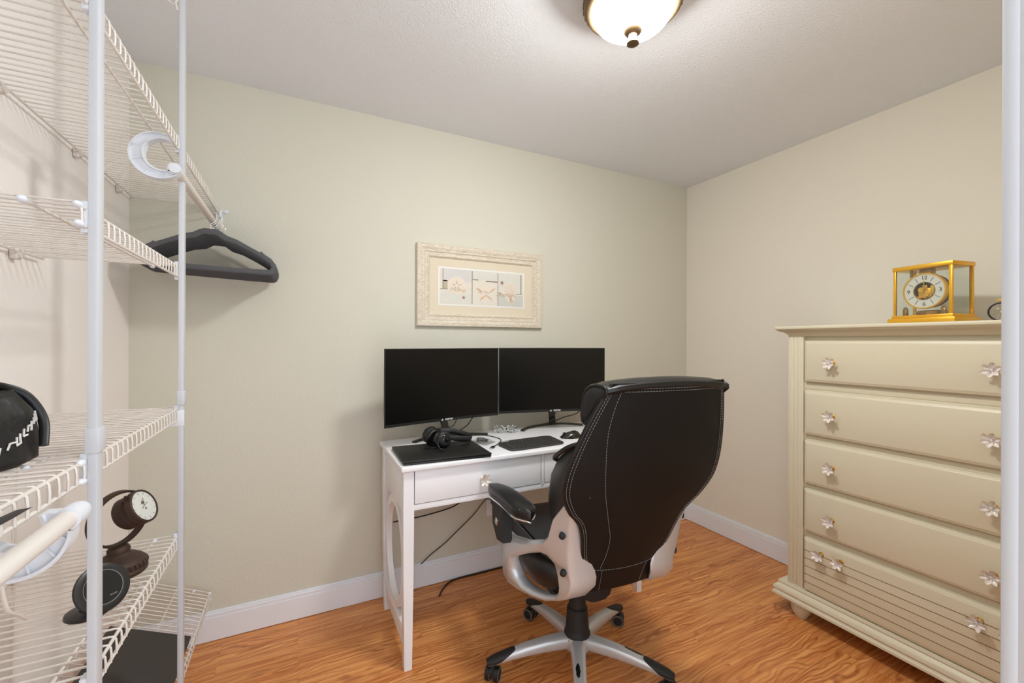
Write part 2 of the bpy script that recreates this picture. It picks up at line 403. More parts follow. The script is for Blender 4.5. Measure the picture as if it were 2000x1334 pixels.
def knob(x, y, z, parent, rot, s=1.):
    M = Matrix.Translation((x, y, z)) @ Matrix.Rotation(rot, 4, 'X') @ Matrix.Scale(s, 4)
    o = None
    for nm, me in zip(('flower_knob', 'knob_stem', 'petal_rim'), KM):
        q = bpy.data.objects.new(nm, me); C.objects.link(q)
        q.parent = parent; q.matrix_parent_inverse = world(parent).inverted(); q.matrix_basis = M
        if nm != 'flower_knob': q.name = nm
    return q
def drawer_front(z0, z1, planks):
    b = B(); ya, yb = .434, 1.166; xf, xr = 2.1035, 2.131
    rings = [[(xr, yb, z0), (xr, ya, z0), (xr, ya, z1), (xr, yb, z1)]]
    for d, x in ((0, xr), (.0015, 2.112), (.004, 2.1085), (.007, 2.1075), (.012, 2.1045), (.015, xf)):
        rings.append([(x, yb-d, z0+d), (x, ya+d, z0+d), (x, ya+d, z1-d), (x, yb-d, z1-d)])
    b.loft(rings[1:], True, True)
    return b
DR = [(1.119, 1.311), (.875, 1.079), (.648, .849), (.4257, .624), (.151, .397)]
for i, (z0, z1) in enumerate(DR):
    b = drawer_front(z0, z1, i == 4)
    d = b.build('drawer', m_dress, dr, 25)
    if i == 4:                                          # plank grooves of the bottom drawer
        g = B()
        for z in (.340, .304, .268, .231, .195): g.box(2.1030, 2.1042, .440, 1.160, z-.0012, z+.0012)
        g.build('plank_groove', m_dark, d, 0)
        ks = ((1.087, .3497), (1.010, .351), (.589, .345), (.512, .345))
    else:
        zk = (1.2105, .9755, .7475, .517)[i]; ks = ((1.0445, zk), (.5555, zk))
    for k, (ky, kz) in enumerate(ks): knob(2.0815, ky, kz, d, .4*k+1.1*i)
# ------------------------------------------------------------------ brass mantel clock
cz = 1.3785
ck = thing('mantel_clock', 'brass and glass mantel clock with a white dial standing on the dresser', 'clock', (2.26, .77, cz))
Mc = frame((2.195, .690, cz), (R(0)+.1736, .9848, 0), (.9848, -.1736, 0), (0,0,1))   # x: width to the far left, y: depth, z up
W, D, Hc = .194, .128, .235
def CB(): return B(Mc)
CB().box(-.014, W+.014, -.013, D+.013, 0, .022, .002).box(-.004, W+.004, -.004, D+.004, .022, .034, .0015).build('base', m_gold, ck, 30)
CB().box(-.003, W+.003, -.003, D+.003, Hc-.017, Hc, .003).build('top_frame', m_gold, ck, 30)
for x in (0, W-.009):
    for y in (0, D-.009):
        CB().box(x, x+(.011 if x == 0 else .009), y, y+.009, .033, Hc-.016, .001).build('corner_pillar', m_gold, ck, 30)
for q in ((.011, W-.009, .002, .004), (.011, W-.009, D-.004, D-.002)): CB().box(*q, .034, Hc-.016).build('glass_pane', m_glass, ck, 0)
for q in ((.002, .004, .009, D-.009), (W-.004, W-.002, .009, D-.009)): CB().box(*q, .034, Hc-.016).build('glass_pane', m_glass, ck, 0)
Md = frame(Mc @ V(W/2+.002, .022, .130), Mc.to_3x3() @ V(-1,0,0), (0,0,1), Mc.to_3x3() @ V(0,-1,0))   # dial plane, x right, y up, z out
def DB(): return B(Md)
def ringprof(r0, r1, z0, z1): return [(r0, z0), (r1, z0), (r1, z1), (r0, z1), (r0, z0)]
dial = DB().lathe(ringprof(.036, .0665, -.001, .001), None, 64, False).build('dial', m_dial, ck, 30)
DB().lathe(ringprof(.0665, .0715, -.012, .004), None, 64, False).build('bezel', m_gold, ck, 30)
DB().lathe(ringprof(.0335, .0365, -.010, .002), None, 48, False).build('bezel', m_dgold, ck, 30)
for k in range(12):
    if k % 3 == 0: continue
    a = 2*math.pi*k/12
    DB().box(-.0008, .0008, .041, .060, .001, .0022, T=Matrix.Rotation(-a, 4, 'Z')).build('hour_marker', m_bronze, dial, 0)
for s, (x, y) in {'12': (0, .0525), '3': (.0525, 0), '6': (0, -.0525), '9': (-.0525, 0)}.items():
    text('numeral', s, .021, Md @ Matrix.Translation((x, y, .0014)), m_bronze, dial, .0006, bold=.0002)
for L, w in ((.050, .0016), (.034, .0024)):
    DB().prism([(-w, -.008, .003), (w, -.008, .003), (w*.9, L*.6, .003), (0, L, .003), (-w*.9, L*.6, .003)], (0,0,.0008)).build('clock_hand', m_gold, ck, 0)
b = DB(); b.lathe([(0, -.05), (.062, -.05), (.066, -.044), (.066, -.012), (.060, -.010)], None, 40, False)
b.build('movement_housing', m_iron, ck, 40)
b = DB(); b.box(-.026, .014, -.026, .012, -.020, -.010, .001).box(.014, .026, -.014, .022, -.018, -.008, .002).box(-.010, .004, .004, .024, -.016, -.006, .001)
b.lathe([(0, -.008), (.010, -.008), (.010, -.004), (0, -.004)], Matrix.Translation((-.014, .006, 0)), 20).lathe([(0, -.008), (.008, -.008), (.008, -.002), (0, -.002)], Matrix.Translation((.006, -.014, 0)), 20)
b.lathe([(0, -.012), (.004, -.012), (.004, 0), (0, 0)], Matrix.Translation((.020, -.018, 0)), 12).box(-.004, .004, -.030, .0, -.010, -.004, .001)
b.build('movement', m_gold, ck, 30)
b = CB(); b.lathe([(0, .036), (.048, .036), (.050, .040), (.050, .048), (.046, .052), (0, .052)], Matrix.Translation((W/2, .066, 0)), 40); b.build('torsion_pendulum', m_dgold, ck, 40)
for x in (.038, W-.030): CB().box(x-.008, x+.008, .018, .030, .034, .058, .003).prism([(x-.008, .018, .058), (x+.008, .018, .058), (x, .018, .070)], (0,.012,0)).build('bracket_foot', m_dgold, ck, 30)
CB().box(W/2-.016, W/2+.026, .030, .060, Hc-.036, Hc-.017, .004).box(W-.05, W-.042, .028, .036, Hc-.052, Hc-.017, .001).build('suspension_block', m_dgold, ck, 30)
# ------------------------------------------------------------------ model bicycle
bk = thing('model_bicycle', 'miniature bicycle with a yellow saddle at the end of the dresser top by the clock', 'ornament', (2.24, .52, cz))
Mb = frame((2.225, .572, cz), (.12, -.99, 0), (.99, .12, 0), (0,0,1)); rw = .034
def KB(): return B(Mb)
for x in (0, .105):
    w = KB().tube([(x+rw*.93*math.cos(a), 0, rw+rw*.93*math.sin(a)) for a in [2*math.pi*i/32 for i in range(32)]], .0028, 8, True).build('wheel', m_black, bk, 60)
    b = KB()
    for i in range(14):
        a = 2*math.pi*i/14; b.tube([(x, .002*(-1)**i, rw), (x+rw*.9*math.cos(a), 0, rw+rw*.9*math.sin(a))], .0004, 4)
    b.lathe([(0, -.005), (.003, -.005), (.003, .005), (0, .005)], Matrix.Translation((x, 0, rw)) @ Matrix.Rotation(R(90), 4, 'X'), 10); b.build('spokes', m_chrome, w, 40)
m_yel = mat('yellow_enamel', (240,186,20), .3)
b = KB(); P = dict(r=(0,0,rw), bb=(.045,0,.03), st=(.032,0,.070), hd=(.088,0,.072), f=(.105,0,rw))
for u, v in (('r','bb'),('r','st'),('bb','st'),('st','hd'),('bb','hd'),('hd','f')): b.tube([P[u], P[v]], .0022, 8)
b.tube([P['st'], (.028,0,.080)], .0018, 8).build('bike_frame', m_yel, bk, 50)
KB().ball((.004, 0, .0755), .006, 8, (3.2, 1.3, .65)).tube([(.010, 0, .073), (.026, 0, .066)], .0016, 6).build('saddle', m_yel, bk, 60)
KB().tube([(.084,0,.072), (.080,0,.088)], .002, 8).tube([(.094,-.022,.094), (.082,-.014,.090), (.080,0,.088), (.082,.014,.090), (.094,.022,.094)], .0019, 8).build('handlebar', m_chrome, bk, 50)
# ------------------------------------------------------------------ picture
pc = thing('framed_picture', 'long seashell print in a distressed cream frame hung over the desk', 'picture', (.935, YB, 1.6))
X0, X1, Z0, Z1 = .553, 1.315, 1.381, 1.822; yw = YB-.001
b = B(); rings = []
for d, t_ in ((0, .0), (0, .018), (.004, .024), (.020, .025), (.032, .021), (.040, .022), (.044, .017), (.054, .016), (.060, .019), (.064, .018), (.071, .010), (.071, .002)):
    rings.append([(X0+d, yw-t_, Z0+d), (X1-d, yw-t_, Z0+d), (X1-d, yw-t_, Z1-d), (X0+d, yw-t_, Z1-d)])
b.loft(rings, True, False).build('frame', m_frame, pc, 20)
B().box(X0+.066, X1-.066, yw-.008, yw-.004, Z0+.062, Z1-.062).build('mat_board', m_paper, pc, 0)
AX0, AX1, AZ0, AZ1 = .680, 1.189, 1.505, 1.698; ya = yw-.0085
m_lav = mat('print_lavender_grey', (214,211,208), .9, var=(30, .05)); m_aqua = mat('print_pale_aqua', (218,217,208), .9, var=(25, .05)); m_sand = mat('print_sand_white', (226,219,207), .9, var=(40, .04))
m_blue = mat('print_blue_grey', (205,205,198), .9, var=(25, .06)); m_line = mat('print_dark_line', (110,98,92), .9); m_olv = mat('print_olive_patch', (190,182,158), .9, var=(60, .12))
m_star = mat('print_red_starfish', (166,112,100), .9); m_tan = mat('print_tan_starfish', (214,186,160), .9, var=(40, .1)); m_shell = mat('print_shell_cream', (230,219,204), .9, var=(30, .04)); m_edge = mat('print_shell_shadow', (196,172,150), .9); m_txt = mat('print_script_ink', (196,172,150), .9)
def P(u, v, d=0): return (lerp(AX0, AX1, u), ya-d, lerp(AZ1, AZ0, v))
def patch(name, u0, v0, u1, v1, m, d, par): return B().prism([P(u0,v0,d), P(u1,v0,d), P(u1,v1,d), P(u0,v1,d)], (0, -.0002, 0)).build(name, m, par, 0)
B().box(AX0-.008, AX1+.008, ya-.0002, ya+.002, AZ0-.008, AZ1+.008).build('mat_bevel', m_white, pc, 0)
pt = patch('print', 0, 0, 1, 1, m_sand, .0004, pc)
patch('print_panel', .035, 0, .365, .36, m_lav, .0007, pt); patch('print_panel', .0, .70, .355, .97, m_aqua, .0007, pt)
patch('print_panel', .372, 0, .672, .25, m_aqua, .0007, pt); patch('print_panel', .682, .66, 1, 1, m_blue, .0007, pt); patch('print_panel', .690, .02, .965, .60, m_aqua, .0007, pt)
patch('print_panel', .03, .33, .085, .58, m_olv, .0007, pt)
for u0, v0, u1, v1 in ((.363,.02,.369,.97),(.674,.02,.680,1.),(.372,.255,.44,.275),(.53,.275,.672,.30),(.968,.02,.976,.60),(.69,.605,.72,.62),(.90,.60,.99,.615),(0,.575,.085,.59),(.032,0,.037,.575)):
    patch('plank_line', u0, v0, u1, v1, m_line, .001, pt)
def disc(u, v, ru, rv, d, n=28): return [P(u+ru*math.cos(a), v+rv*math.sin(a), d) for a in [2*math.pi*i/n for i in range(n)]]
s = B().prism(disc(.19, .47, .105, .255, .0012), (0,-.0003,0)).build('sand_dollar', m_shell, pt, 0)
b = B()
for k in range(5):
    a = 2*math.pi*k/5-1.57; c_, s_ = math.cos(a), math.sin(a)
    b.prism([P(.19+(.02*c_-.008*s_), .47+(.02*s_+.008*c_)*2.6, .0016), P(.19+.065*c_, .47+.065*s_*2.6, .0016), P(.19+(.02*c_+.008*s_), .47+(.02*s_-.008*c_)*2.6, .0016)], (0,-.0001,0))
b.build('petal_mark', m_edge, s, 0)
def star(name, u, v, r, m, d, rot=0, fat=.38):
    pts = [P(u+(r if i % 2 == 0 else r*fat)*math.cos(rot+math.pi*i/5), v-2.6*(r if i % 2 == 0 else r*fat)*math.sin(rot+math.pi*i/5), d) for i in range(10)]
    return B().prism(pts, (0,-.0003,0)).build(name, m, pt, 0)
s = star('starfish', .530, .60, .130, m_tan, .0012, R(92), .36)
B().prism([P(.530+(.112 if i % 2 == 0 else .05)*math.cos(R(92)+math.pi*i/5)*.92, .555-2.4*(.112 if i % 2 == 0 else .05)*math.sin(R(92)+math.pi*i/5), .0016) for i in range(10)], (0,-.0002,0)).build('starfish_face', m_shell, s, 0)
star('starfish', .268, .80, .024, m_star, .0012, R(90)); star('starfish', .728, .30, .030, m_star, .0012, R(75))
fan = [P(.825+.085*math.cos(a), .55-2.6*.105*math.sin(a), .0012) for a in [R(-20+220*i/24) for i in range(25)]]+[P(.80, .82, .0012), P(.84, .90, .0012), P(.875, .85, .0012)]
s = B().prism(fan, (0,-.0003,0)).build('scallop_shell', m_shell, pt, 0)
b = B()
for k in range(9):
    a = R(10+160*k/8); b.tube([P(.838, .82, .0018), P(.825+.080*math.cos(a), .55-2.6*.098*math.sin(a), .0018)], .0006, 4)
b.build('shell_rib', m_edge, s, 0)
b = B().prism(disc(.848, .83, .024, .06, .0019, 16), (0,-.0002,0)).build('shell_hinge', m_tan, s, 0)
Mt = frame(P(.20, .585, .002), (1,0,-.06), (0,0,1), (0,-1,0))
text('lettering', 'Home', .034, Mt, m_txt, pt, .0001, .35)
text('lettering', 'by the', .026, frame(P(.50, .60, .0022), (1,0,-.06), (0,0,1), (0,-1,0)), m_txt, pt, .0001, .35)
text('lettering', 'Seashore', .034, frame(P(.775, .655, .0022), (1,0,-.04), (0,0,1), (0,-1,0)), m_txt, pt, .0001, .35)
# ------------------------------------------------------------------ desk
ZT = .808; DX0, DX1, DY0, DY1 = .359, 1.625, 1.668, 2.175
dk = thing('writing_desk', 'white wooden writing desk with two drawers and oval cutout sides against the back wall', 'desk', (.99, 1.92, 0))
B().box(DX0, DX1, DY0, DY1, ZT-.021, ZT, .005, 3).build('desktop', m_desk, dk, 40)
for x0, x1 in ((.370, .412), (1.572, 1.614)):
    for ya, yb in ((1.684, 1.722), (2.116, 2.156)):
        xc = (x0+x1)/2; b = B()
        b.loft([[(xc-w, ya, z), (xc+w, ya, z), (xc+w, yb, z), (xc-w, yb, z)] for z, w in ((.0, .0135), (.003, .0155), (.35, .0195), (.60, .021), (.787, .021))])
        bmesh.ops.bevel(b.bm, geom=[e for e in b.bm.edges if abs(e.verts[0].co.z-e.verts[1].co.z) > .1], offset=.003, segments=2, affect='EDGES')
        b.build('leg', m_desk, dk, 40)
# apron rails and drawer case
B().box(.412, 1.572, 1.692, 1.712, .625, .648, .001).box(.999, 1.014, 1.687, 1.72, .645, .787, .001).box(.412, 1.572, 1.70, 2.13, .628, .640).box(.412, 1.572, 2.128, 2.146, .628, .787, .001).build('apron', m_desk, dk, 30)
for s in (0, 1):
    xc = (.391, 1.593)[s]
    ov = [(1.919+.196*math.cos(a), .380+.235*math.sin(a)) for a in [2*math.pi*i/48 for i in range(48)]]
    iv = [(1.919+.162*math.cos(a), .380+.205*math.sin(a)) for a in [2*math.pi*i/48 for i in range(48)]]
    B().box(xc-.014, xc+.014, 1.72, 2.118, .612, .787, .001).box(xc-.0165 if s == 0 else xc+.0125, xc-.0125 if s == 0 else xc+.0165, 1.745, 2.095, .655, .765, .0015).build('side_panel', m_desk, dk, 30)
    B().box(xc-.013, xc+.013, 1.72, 2.118, .105, .150, .002).box(xc-.009, xc+.009, 1.725, 2.115, .060, .107, .002).build('side_rail', m_desk, dk, 30)
    B().prism([(xc-.012, y, z) for y, z in ov], (.024, 0, 0), [(xc-.012, y, z) for y, z in iv]).build('oval_ring', m_desk, dk, 30)
for k, (xa, xb) in enumerate(((.416, .996), (1.017, 1.568))):
    d = B().box(xa, xb, 1.688, 1.700, .651, .785, .002).box(xa+.01, xb-.01, 1.700, 2.10, .656, .760).build('drawer', m_desk, dk, 30)
    kx = (xa+xb)/2
    for nm, me in zip(('flower_knob', 'knob_stem', 'petal_rim'), KM):
        q = bpy.data.objects.new(nm, me); C.objects.link(q); q.parent = d
        q.matrix_basis = Matrix.Translation((kx, 1.667, .716)) @ Matrix.Rotation(R(90), 4, 'Z')
        if nm == 'knob_stem': q.material_slots[0].link = 'OBJECT'; q.material_slots[0].material = m_porc
# ------------------------------------------------------------------ monitors
def monitor(c, ang, label, neck, feet, logo_u):
    w, h, z0 = .609, .354, .913
    t = thing('monitor', label, 'monitor', (neck[0], neck[1], ZT), 'pair of monitors on the desk')
    M = frame((c[0], c[1], z0), (math.cos(ang), math.sin(ang), 0), (-math.sin(ang), math.cos(ang), 0), (0,0,1))   # x width, y away from viewer
    def cur(x): return .016*(1-(x/(w/2))**2)              # gentle curve, edges nearer the viewer
    n = 20; xs = [lerp(-w/2, w/2, i/n) for i in range(n+1)]
    b = B(M); rings = []
    for x in xs:
        y = cur(x); e = 1-abs(x)/(w/2); th = .012+.034*min(1, e*2.2)**.7
        rings.append([(x, y, 0), (x, y, h), (x, y+.010, h), (x, y+th*.8, h*.86), (x, y+th, h*.6), (x, y+th, h*.2), (x, y+th*.7, h*.05), (x, y+.010, 0)])
    b.loft(rings).build('housing', m_bezel, t, 35)
    b = B(M); b.loft([[(x, cur(x)-.0012, .014), (x, cur(x)-.0012, h-.004), (x, cur(x)+.001, h-.004), (x, cur(x)+.001, .014)] for x in [q*(1-.012) for q in xs]])
    b.build('screen', m_screen, t, 20)
    b = B(M); b.loft([[(x, cur(x)-.0018, .0005), (x, cur(x)-.0018, .0135), (x, cur(x)+.001, .0135), (x, cur(x)+.001, .0005)] for x in xs]); b.build('bezel', m_bezel, t, 20)
    lx = logo_u
    text('logo', 'SCEPTRE', .0105, M @ frame((lx+.030, cur(lx)-.0022, .0072), (1,0,0), (0,0,1), (0,-1,0)), m_white, t, .0002, .1, bold=.0003)
    B(M).prism([(lx-.012, cur(lx)-.0022, .003), (lx-.001, cur(lx)-.0022, .003), (lx-.004, cur(lx)-.0022, .0125)], (0, -.0003, 0)).build('logo', m_white, t, 0)
    nx, ny = neck; ct = M @ V(lerp(0, .02, 0), .05, .045)
    tip = V(lerp(nx, ct.x, .55), lerp(ny, ct.y, .55), z0+.01)
    b = B(); b.loft([[(p.x-wd, p.y-.008, p.z), (p.x+wd, p.y-.008, p.z), (p.x+wd, p.y+.008, p.z), (p.x-wd, p.y+.008, p.z)] for p, wd in ((V(nx, ny, ZT+.006), .021), (V(nx+.002, ny, ZT+.020), .018), (tip, .016), (ct, .016))])
    b.build('neck', m_olive, t, 40)
    pts = bez(feet, 24); b = B()
    b.loft([[(p.x+q.x*s_, p.y+q.y*s_, ZT+zz) for s_, zz in ((-.0105, .0006), (.0105, .0006), (.0085, .010), (-.0085, .010))] for p, q in
            [(pts[i], (lambda d: V(-d.y, d.x, 0).normalized())(pts[min(i+1, len(pts)-1)]-pts[max(i-1, 0)])) for i in range(len(pts))]])
    b.build('base_foot', m_olive, t, 40)
    return t
mr = monitor((1.2565, 1.9985), math.atan2(-.153, .591), 'right-hand black monitor standing on its curved foot, partly behind the office chair', (1.345, 2.150), [(1.100, 2.065, 0), (1.155, 2.115, 0), (1.24, 2.148, 0), (1.345, 2.158, 0), (1.43, 2.135, 0), (1.50, 2.06, 0)], -.003)
ml = monitor((.642, 1.990), math.atan2(.102, .602), 'left-hand black monitor above the closed laptop and the headset', (.685, 2.138), [(.50, 2.055, 0), (.555, 2.100, 0), (.62, 2.132, 0), (.685, 2.144, 0), (.79, 2.125, 0), (.895, 2.068, 0)], -.008)
def cord(name, pts, r, m, par, n=24): return B().tube(bez(pts, n), r, 7).build(name, m, par, 60)
cord('cable', [(1.353, 2.10, .930), (1.352, 2.12, .89), (1.346, 2.13, .866), (1.330, 2.14, .850)], .0022, m_black, mr)
B().tube([(1.339, 2.12, .858), (1.318, 2.125, .838)], .0055, 8).build('cable_plug', m_black, mr, 40)
cord('cable', [(1.52, 2.06, .925), (1.491, 2.11, .872), (1.428, 2.15, .848), (1.375, 2.155, .832), (1.33, 2.185, .814), (1.30, 2.19, .8112)], .0028, m_black, mr)
cord('cable', [(.735, 2.085, .93), (.732, 2.11, .885), (.721, 2.12, .863), (.699, 2.12, .856), (.684, 2.12, .858)], .0022, m_black, ml)
B().tube([(.690, 2.12, .857), (.668, 2.12, .859), (.655, 2.11, .885), (.645, 2.095, .915)], .0055, 8).build('cable_plug', m_black, ml, 40)
cord('cable', [(.835, 2.085, .925), (.822, 2.12, .886), (.801, 2.13, .855), (.767, 2.135, .833), (.735, 2.15, .8125)], .0028, m_black, ml)
# ------------------------------------------------------------------ laptop
lt = thing('laptop', 'closed graphite laptop at the left end of the desk', 'laptop', (.555, 1.83, ZT))
Ml = frame((.371, 1.690, ZT), (.9976, -.0350+.055, 0), (-.065, .998, 0), (0,0,1))
lw, ld = .366, .284
def LB(): return B(Ml @ Matrix.Rotation(R(-5.5), 4, 'Z'))
LB().box(0, lw, 0, ld, .0015, .0095, .003, 2).build('laptop_base', m_lap, lt, 40)
LB().box(-.001, lw+.001, -.001, ld-.022, .0108, .0180, .0025, 2).box(.0, lw, ld-.021, ld+.001, .0085, .0150, .003, 2).build('lid', m_lap, lt, 40)
b = LB()
for x in (.03, lw-.03):
    for y in (.02, ld-.02): b.lathe([(.006, 0), (.006, .002), (0, .002)], Matrix.Translation((x, y, 0)), 12)
b.build('rubber_foot', m_black, lt, 40)
# ------------------------------------------------------------------ headset lying on the laptop
hs = thing('headset', 'black over-ear headset lying on the closed laptop', 'headset', (.60, 1.86, ZT+.018)); zl = ZT+.0185
def cup(c, ax, r, name):
    T = axis_frame(c, ax)
    o = B(T).lathe([(0, -.022), (r*.7, -.022), (r*.86, -.017), (r*.93, -.008), (r*.93, .006), (r*.80, .014), (r*.45, .018), (0, .018)], None, 28).build(name, m_blackm, hs, 50)
    B(T).lathe([(r*.55, -.030)]+[(r*.76+.24*r*math.cos(a), -.029+.011*math.sin(a)) for a in [R(160-30*i) for i in range(9)]]+[(r*.55, -.022)], None, 28, False).build('ear_cushion', m_leather, o, 60)
    B(T).lathe([(r*.50, .0155), (r*.52, .0175), (r*.42, .0205), (r*.25, .0225), (0, .023)], None, 24, False).build('cup_cap', m_gloss, o, 50)
    return o
cup((.548, 1.935, zl+.041), (-.30, .85, .25), .043, 'ear_cup')
cup((.585, 1.842, zl+.039), (.28, -.90, .30), .038, 'ear_cup')
band = [(.545, 1.925, zl+.050), (.600, 1.960, zl+.052), (.660, 1.955, zl+.045), (.712, 1.925, zl+.032), (.728, 1.885, zl+.024), (.705, 1.850, zl+.026), (.650, 1.836, zl+.034), (.590, 1.838, zl+.044)]
B().tube(bez(band, 42), .006, 10, False, 2.1).build('headband', m_blackm, hs, 60)
B().tube(bez([(p[0]*.985+.0095, p[1]*.985+.0283, p[2]-.004) for p in band[1:-1]], 30), .005, 8, False, 2.2).build('headband_padding', m_leather, hs, 60)
B().tube(bez([(.580, 1.822, zl+.052), (.548, 1.800, zl+.045), (.540, 1.785, zl+.026), (.550, 1.772, zl+.008)], 18), .0022, 7).tube([(.550, 1.772, zl+.008), (.558, 1.762, zl+.0055)], .0052, 8).build('microphone_boom', m_black, hs, 60)
B().tube(bez([(.60, 1.85, zl+.006), (.66, 1.83, zl+.004), (.70, 1.855, zl+.003), (.722, 1.885, zl+.003)], 16), .0019, 6).tube(bez([(.575, 1.845, zl+.006), (.53, 1.84, zl+.003), (.50, 1.86, zl+.003)], 10), .0019, 6).build('headset_cord', m_black, hs, 60)
# ------------------------------------------------------------------ keyboard
kb = thing('keyboard', 'compact dark grey wireless keyboard in the middle of the desktop', 'keyboard', (.995, 1.775, ZT))
m_kb = mat('dark_grey_keyboard', (58,56,54), .5); m_key = mat('dark_keycap', (54,53,51), .45)
Mk = frame((.852, 1.700, ZT), (.9983, .058, 0), (-.058, .9983, 0), (0,0,1)); kw, kd = .300, .142
def slope(y): return .0075+.008*y/kd
b = B(Mk); out = sup(kw/2, kd/2, 40, 9, (kw/2, kd/2)); b.loft([[(x, y, .0012) for x, y in out], [(x, y, slope(y)) for x, y in out], [(lerp(kw/2, x, .99), lerp(kd/2, y, .98), slope(y)+.0015) for x, y in out]]).build('keyboard_body', m_kb, kb, 40)
kme = {}
def key(x0, x1, y0_, y1_):
    w, d = round(x1-x0, 4), round(y1_-y0_, 4)
    if (w, d) not in kme:
        q = B().box(0, w, 0, d, 0, .0032, .0012, 1).build('key', m_key); kme[(w, d)] = q.data; bpy.data.objects.remove(q)
    q = bpy.data.objects.new('key', kme[(w, d)]); C.objects.link(q); q.parent = kb; q.matrix_parent_inverse = world(kb).inverted()
    q.matrix_basis = Mk @ Matrix.Translation((x0, y0_, slope(y0_)+.0012)) @ Matrix.Rotation(.056, 4, 'X')
rows = [(.008, .021, [1.3,1.2,1.2,5.4,1.2,1.2,1.1,1.1]), (.028, .021, [2.3]+[1]*10+[2.4]), (.048, .021, [1.8]+[1]*11+[1.9]), (.068, .021, [1.5]+[1]*12+[1.2]), (.088, .021, [1]*13+[1.7]), (.108, .014, [1.05]*14)]
for y, d, ws in rows:
    u = (kw-.016)/sum(ws); x = .008
    for w_ in ws: key(x, x+u*w_-.0022, y, y+d-.0035); x += u*w_
B(Mk).box(.016, .060, .126, .133, slope(.13)+.0013, slope(.13)+.0019).build('indicator_strip', m_dial, kb, 0)
# ------------------------------------------------------------------ mouse
ms = thing('computer_mouse', 'glossy dark computer mouse to the right of the keyboard', 'mouse', (1.253, 1.822, ZT))
m_mouse = mat('dark_olive_gloss', (30,27,14), .16, coat=.4)
Mm = frame((1.253, 1.822, ZT), (.93, -.36, 0), (.36, .93, 0), (0,0,1)); b = B(Mm); rings = []
for s in [i/16 for i in range(17)]:
    x = lerp(-.054, .054, s); w = .033*math.sin(math.pi*min(1, .06+.92*s)**.85)**.55*(1-.12*(1-s)); hgt = smooth_tab(s, [(0, .006), (.15, .017), (.45, .031), (.68, .037), (.88, .029), (1, .010)])
    rings.append([(x, w*math.cos(a), .0015 if math.sin(a) < -.3 else .0015+(hgt-.0015)*max(0, math.sin(a))**.75) for a in [2*math.pi*i/20 for i in range(20)]])
b.loft(rings).build('mouse_shell', m_mouse, ms, 60)
B(Mm).lathe([(.0095, -.003), (.0105, 0), (.0095, .003)], Matrix.Translation((-.033, 0, .0185)) @ Matrix.Rotation(R(90), 4, 'X'), 18).build('scroll_wheel', m_blackm, ms, 40)
B(Mm).tube([(-.052, 0, .0105), (-.043, 0, .0165), (-.02, 0, .0285), (.0, 0, .034)], .0007, 5).build('button_seam', m_tyre, ms, 0)
# ------------------------------------------------------------------ reading glasses
gl = thing('reading_glasses', 'black and white patterned reading glasses folded at the back of the desk', 'glasses', (1.0, 2.09, ZT))
def pat():
    m, nt, b = newmat('speckled_black_white'); N, L = nt.nodes, nt.links; tc = N.new('ShaderNodeTexCoord'); v = N.new('ShaderNodeTexVoronoi'); v.inputs['Scale'].default_value = 240
    r = N.new('ShaderNodeValToRGB'); r.color_ramp.interpolation = 'CONSTANT'; e = r.color_ramp.elements; e[0].color = (.012,.012,.013,1); e[1].position = .52; e[1].color = (.75,.75,.75,1)
    L.new(tc.outputs['Object'], v.inputs['Vector']); s = N.new('ShaderNodeSeparateColor'); L.new(v.outputs['Color'], s.inputs['Color']); L.new(s.outputs['Red'], r.inputs['Fac']); L.new(r.outputs['Color'], b.inputs['Base Color']); b.inputs['Roughness'].default_value = .25; return m
m_pat = pat()
Mg = frame((1.005, 2.085, ZT+.0012), (.90, -.43, 0), (.43, .90, 0), (0,0,1))
for s in (-1, 1):
    c = sup(.025, .017, 26, 3, (s*.033, .019))
    B(Mg).tube([(x, -.02+.004*abs(x)/.06+.002, .002+y) for x, y in c], .0030, 8, True).build('lens_rim', m_pat, gl, 60)
    B(Mg).prism([(s*.033+(x-s*.033)*.93, -.0185, .002+.019+(y-.019)*.93) for x, y in c], (0, .0012, 0)).build('lens', m_glass, gl, 0)
    B(Mg).tube(bez([(s*.060, -.016, .024), (s*.064, -.006, .023), (s*.050, .006+.006*s, .020), (-s*.02, .010+.006*s, .014), (-s*.075, .014+.006*s, .004)], 24), .0026, 8).build('temple', m_pat, gl, 60)
B(Mg).tube(bez([(-.009, -.018, .024), (0, -.0175, .028), (.009, -.018, .024)], 8), .0024, 8).build('bridge', m_pat, gl, 60)
# ------------------------------------------------------------------ plastic bag with a coiled cable, charging cable
pb = thing('plastic_bag', 'small clear plastic bag holding a coiled black cable beside the laptop', 'bag', (.80, 1.915, ZT))
b = B(); n = 9; g = [[None]*n for _ in range(n)]; rnd = random.Random(8)
Mp = frame((.803, 1.925, ZT), (.85, .52, 0), (-.52, .85, 0), (0,0,1)); b.M = Mp
top = [[(lerp(-.045, .045, i/8), lerp(-.055, .055, j/8), .002+.022*max(0, math.sin(math.pi*i/8)*math.sin(math.pi*j/8))**.6*(.7+.5*rnd.random())) for j in range(n)] for i in range(n)]
bot = [[(x, y, .0008) for x, y, z in r] for r in top]
b.loft(top, False, False).loft(bot, False, False).build('bag_film', m_film, pb, 70)
B(Mp).tube([(.022*math.cos(a)*(1-.02*a), .028*math.sin(a), .0045+.0009*a) for a in [i*.45 for i in range(36)]], .0017, 6).build('coiled_cable', m_black, pb, 60)
B(Mp).box(.012, .034, -.016, -.006, .004, .0105, .001).build('cable_connector', m_chrome, pb, 30)
uc = thing('charging_cable', 'black charging cable looped on the desk between the plastic bag and the keyboard', 'cable', (.87, 1.95, ZT))
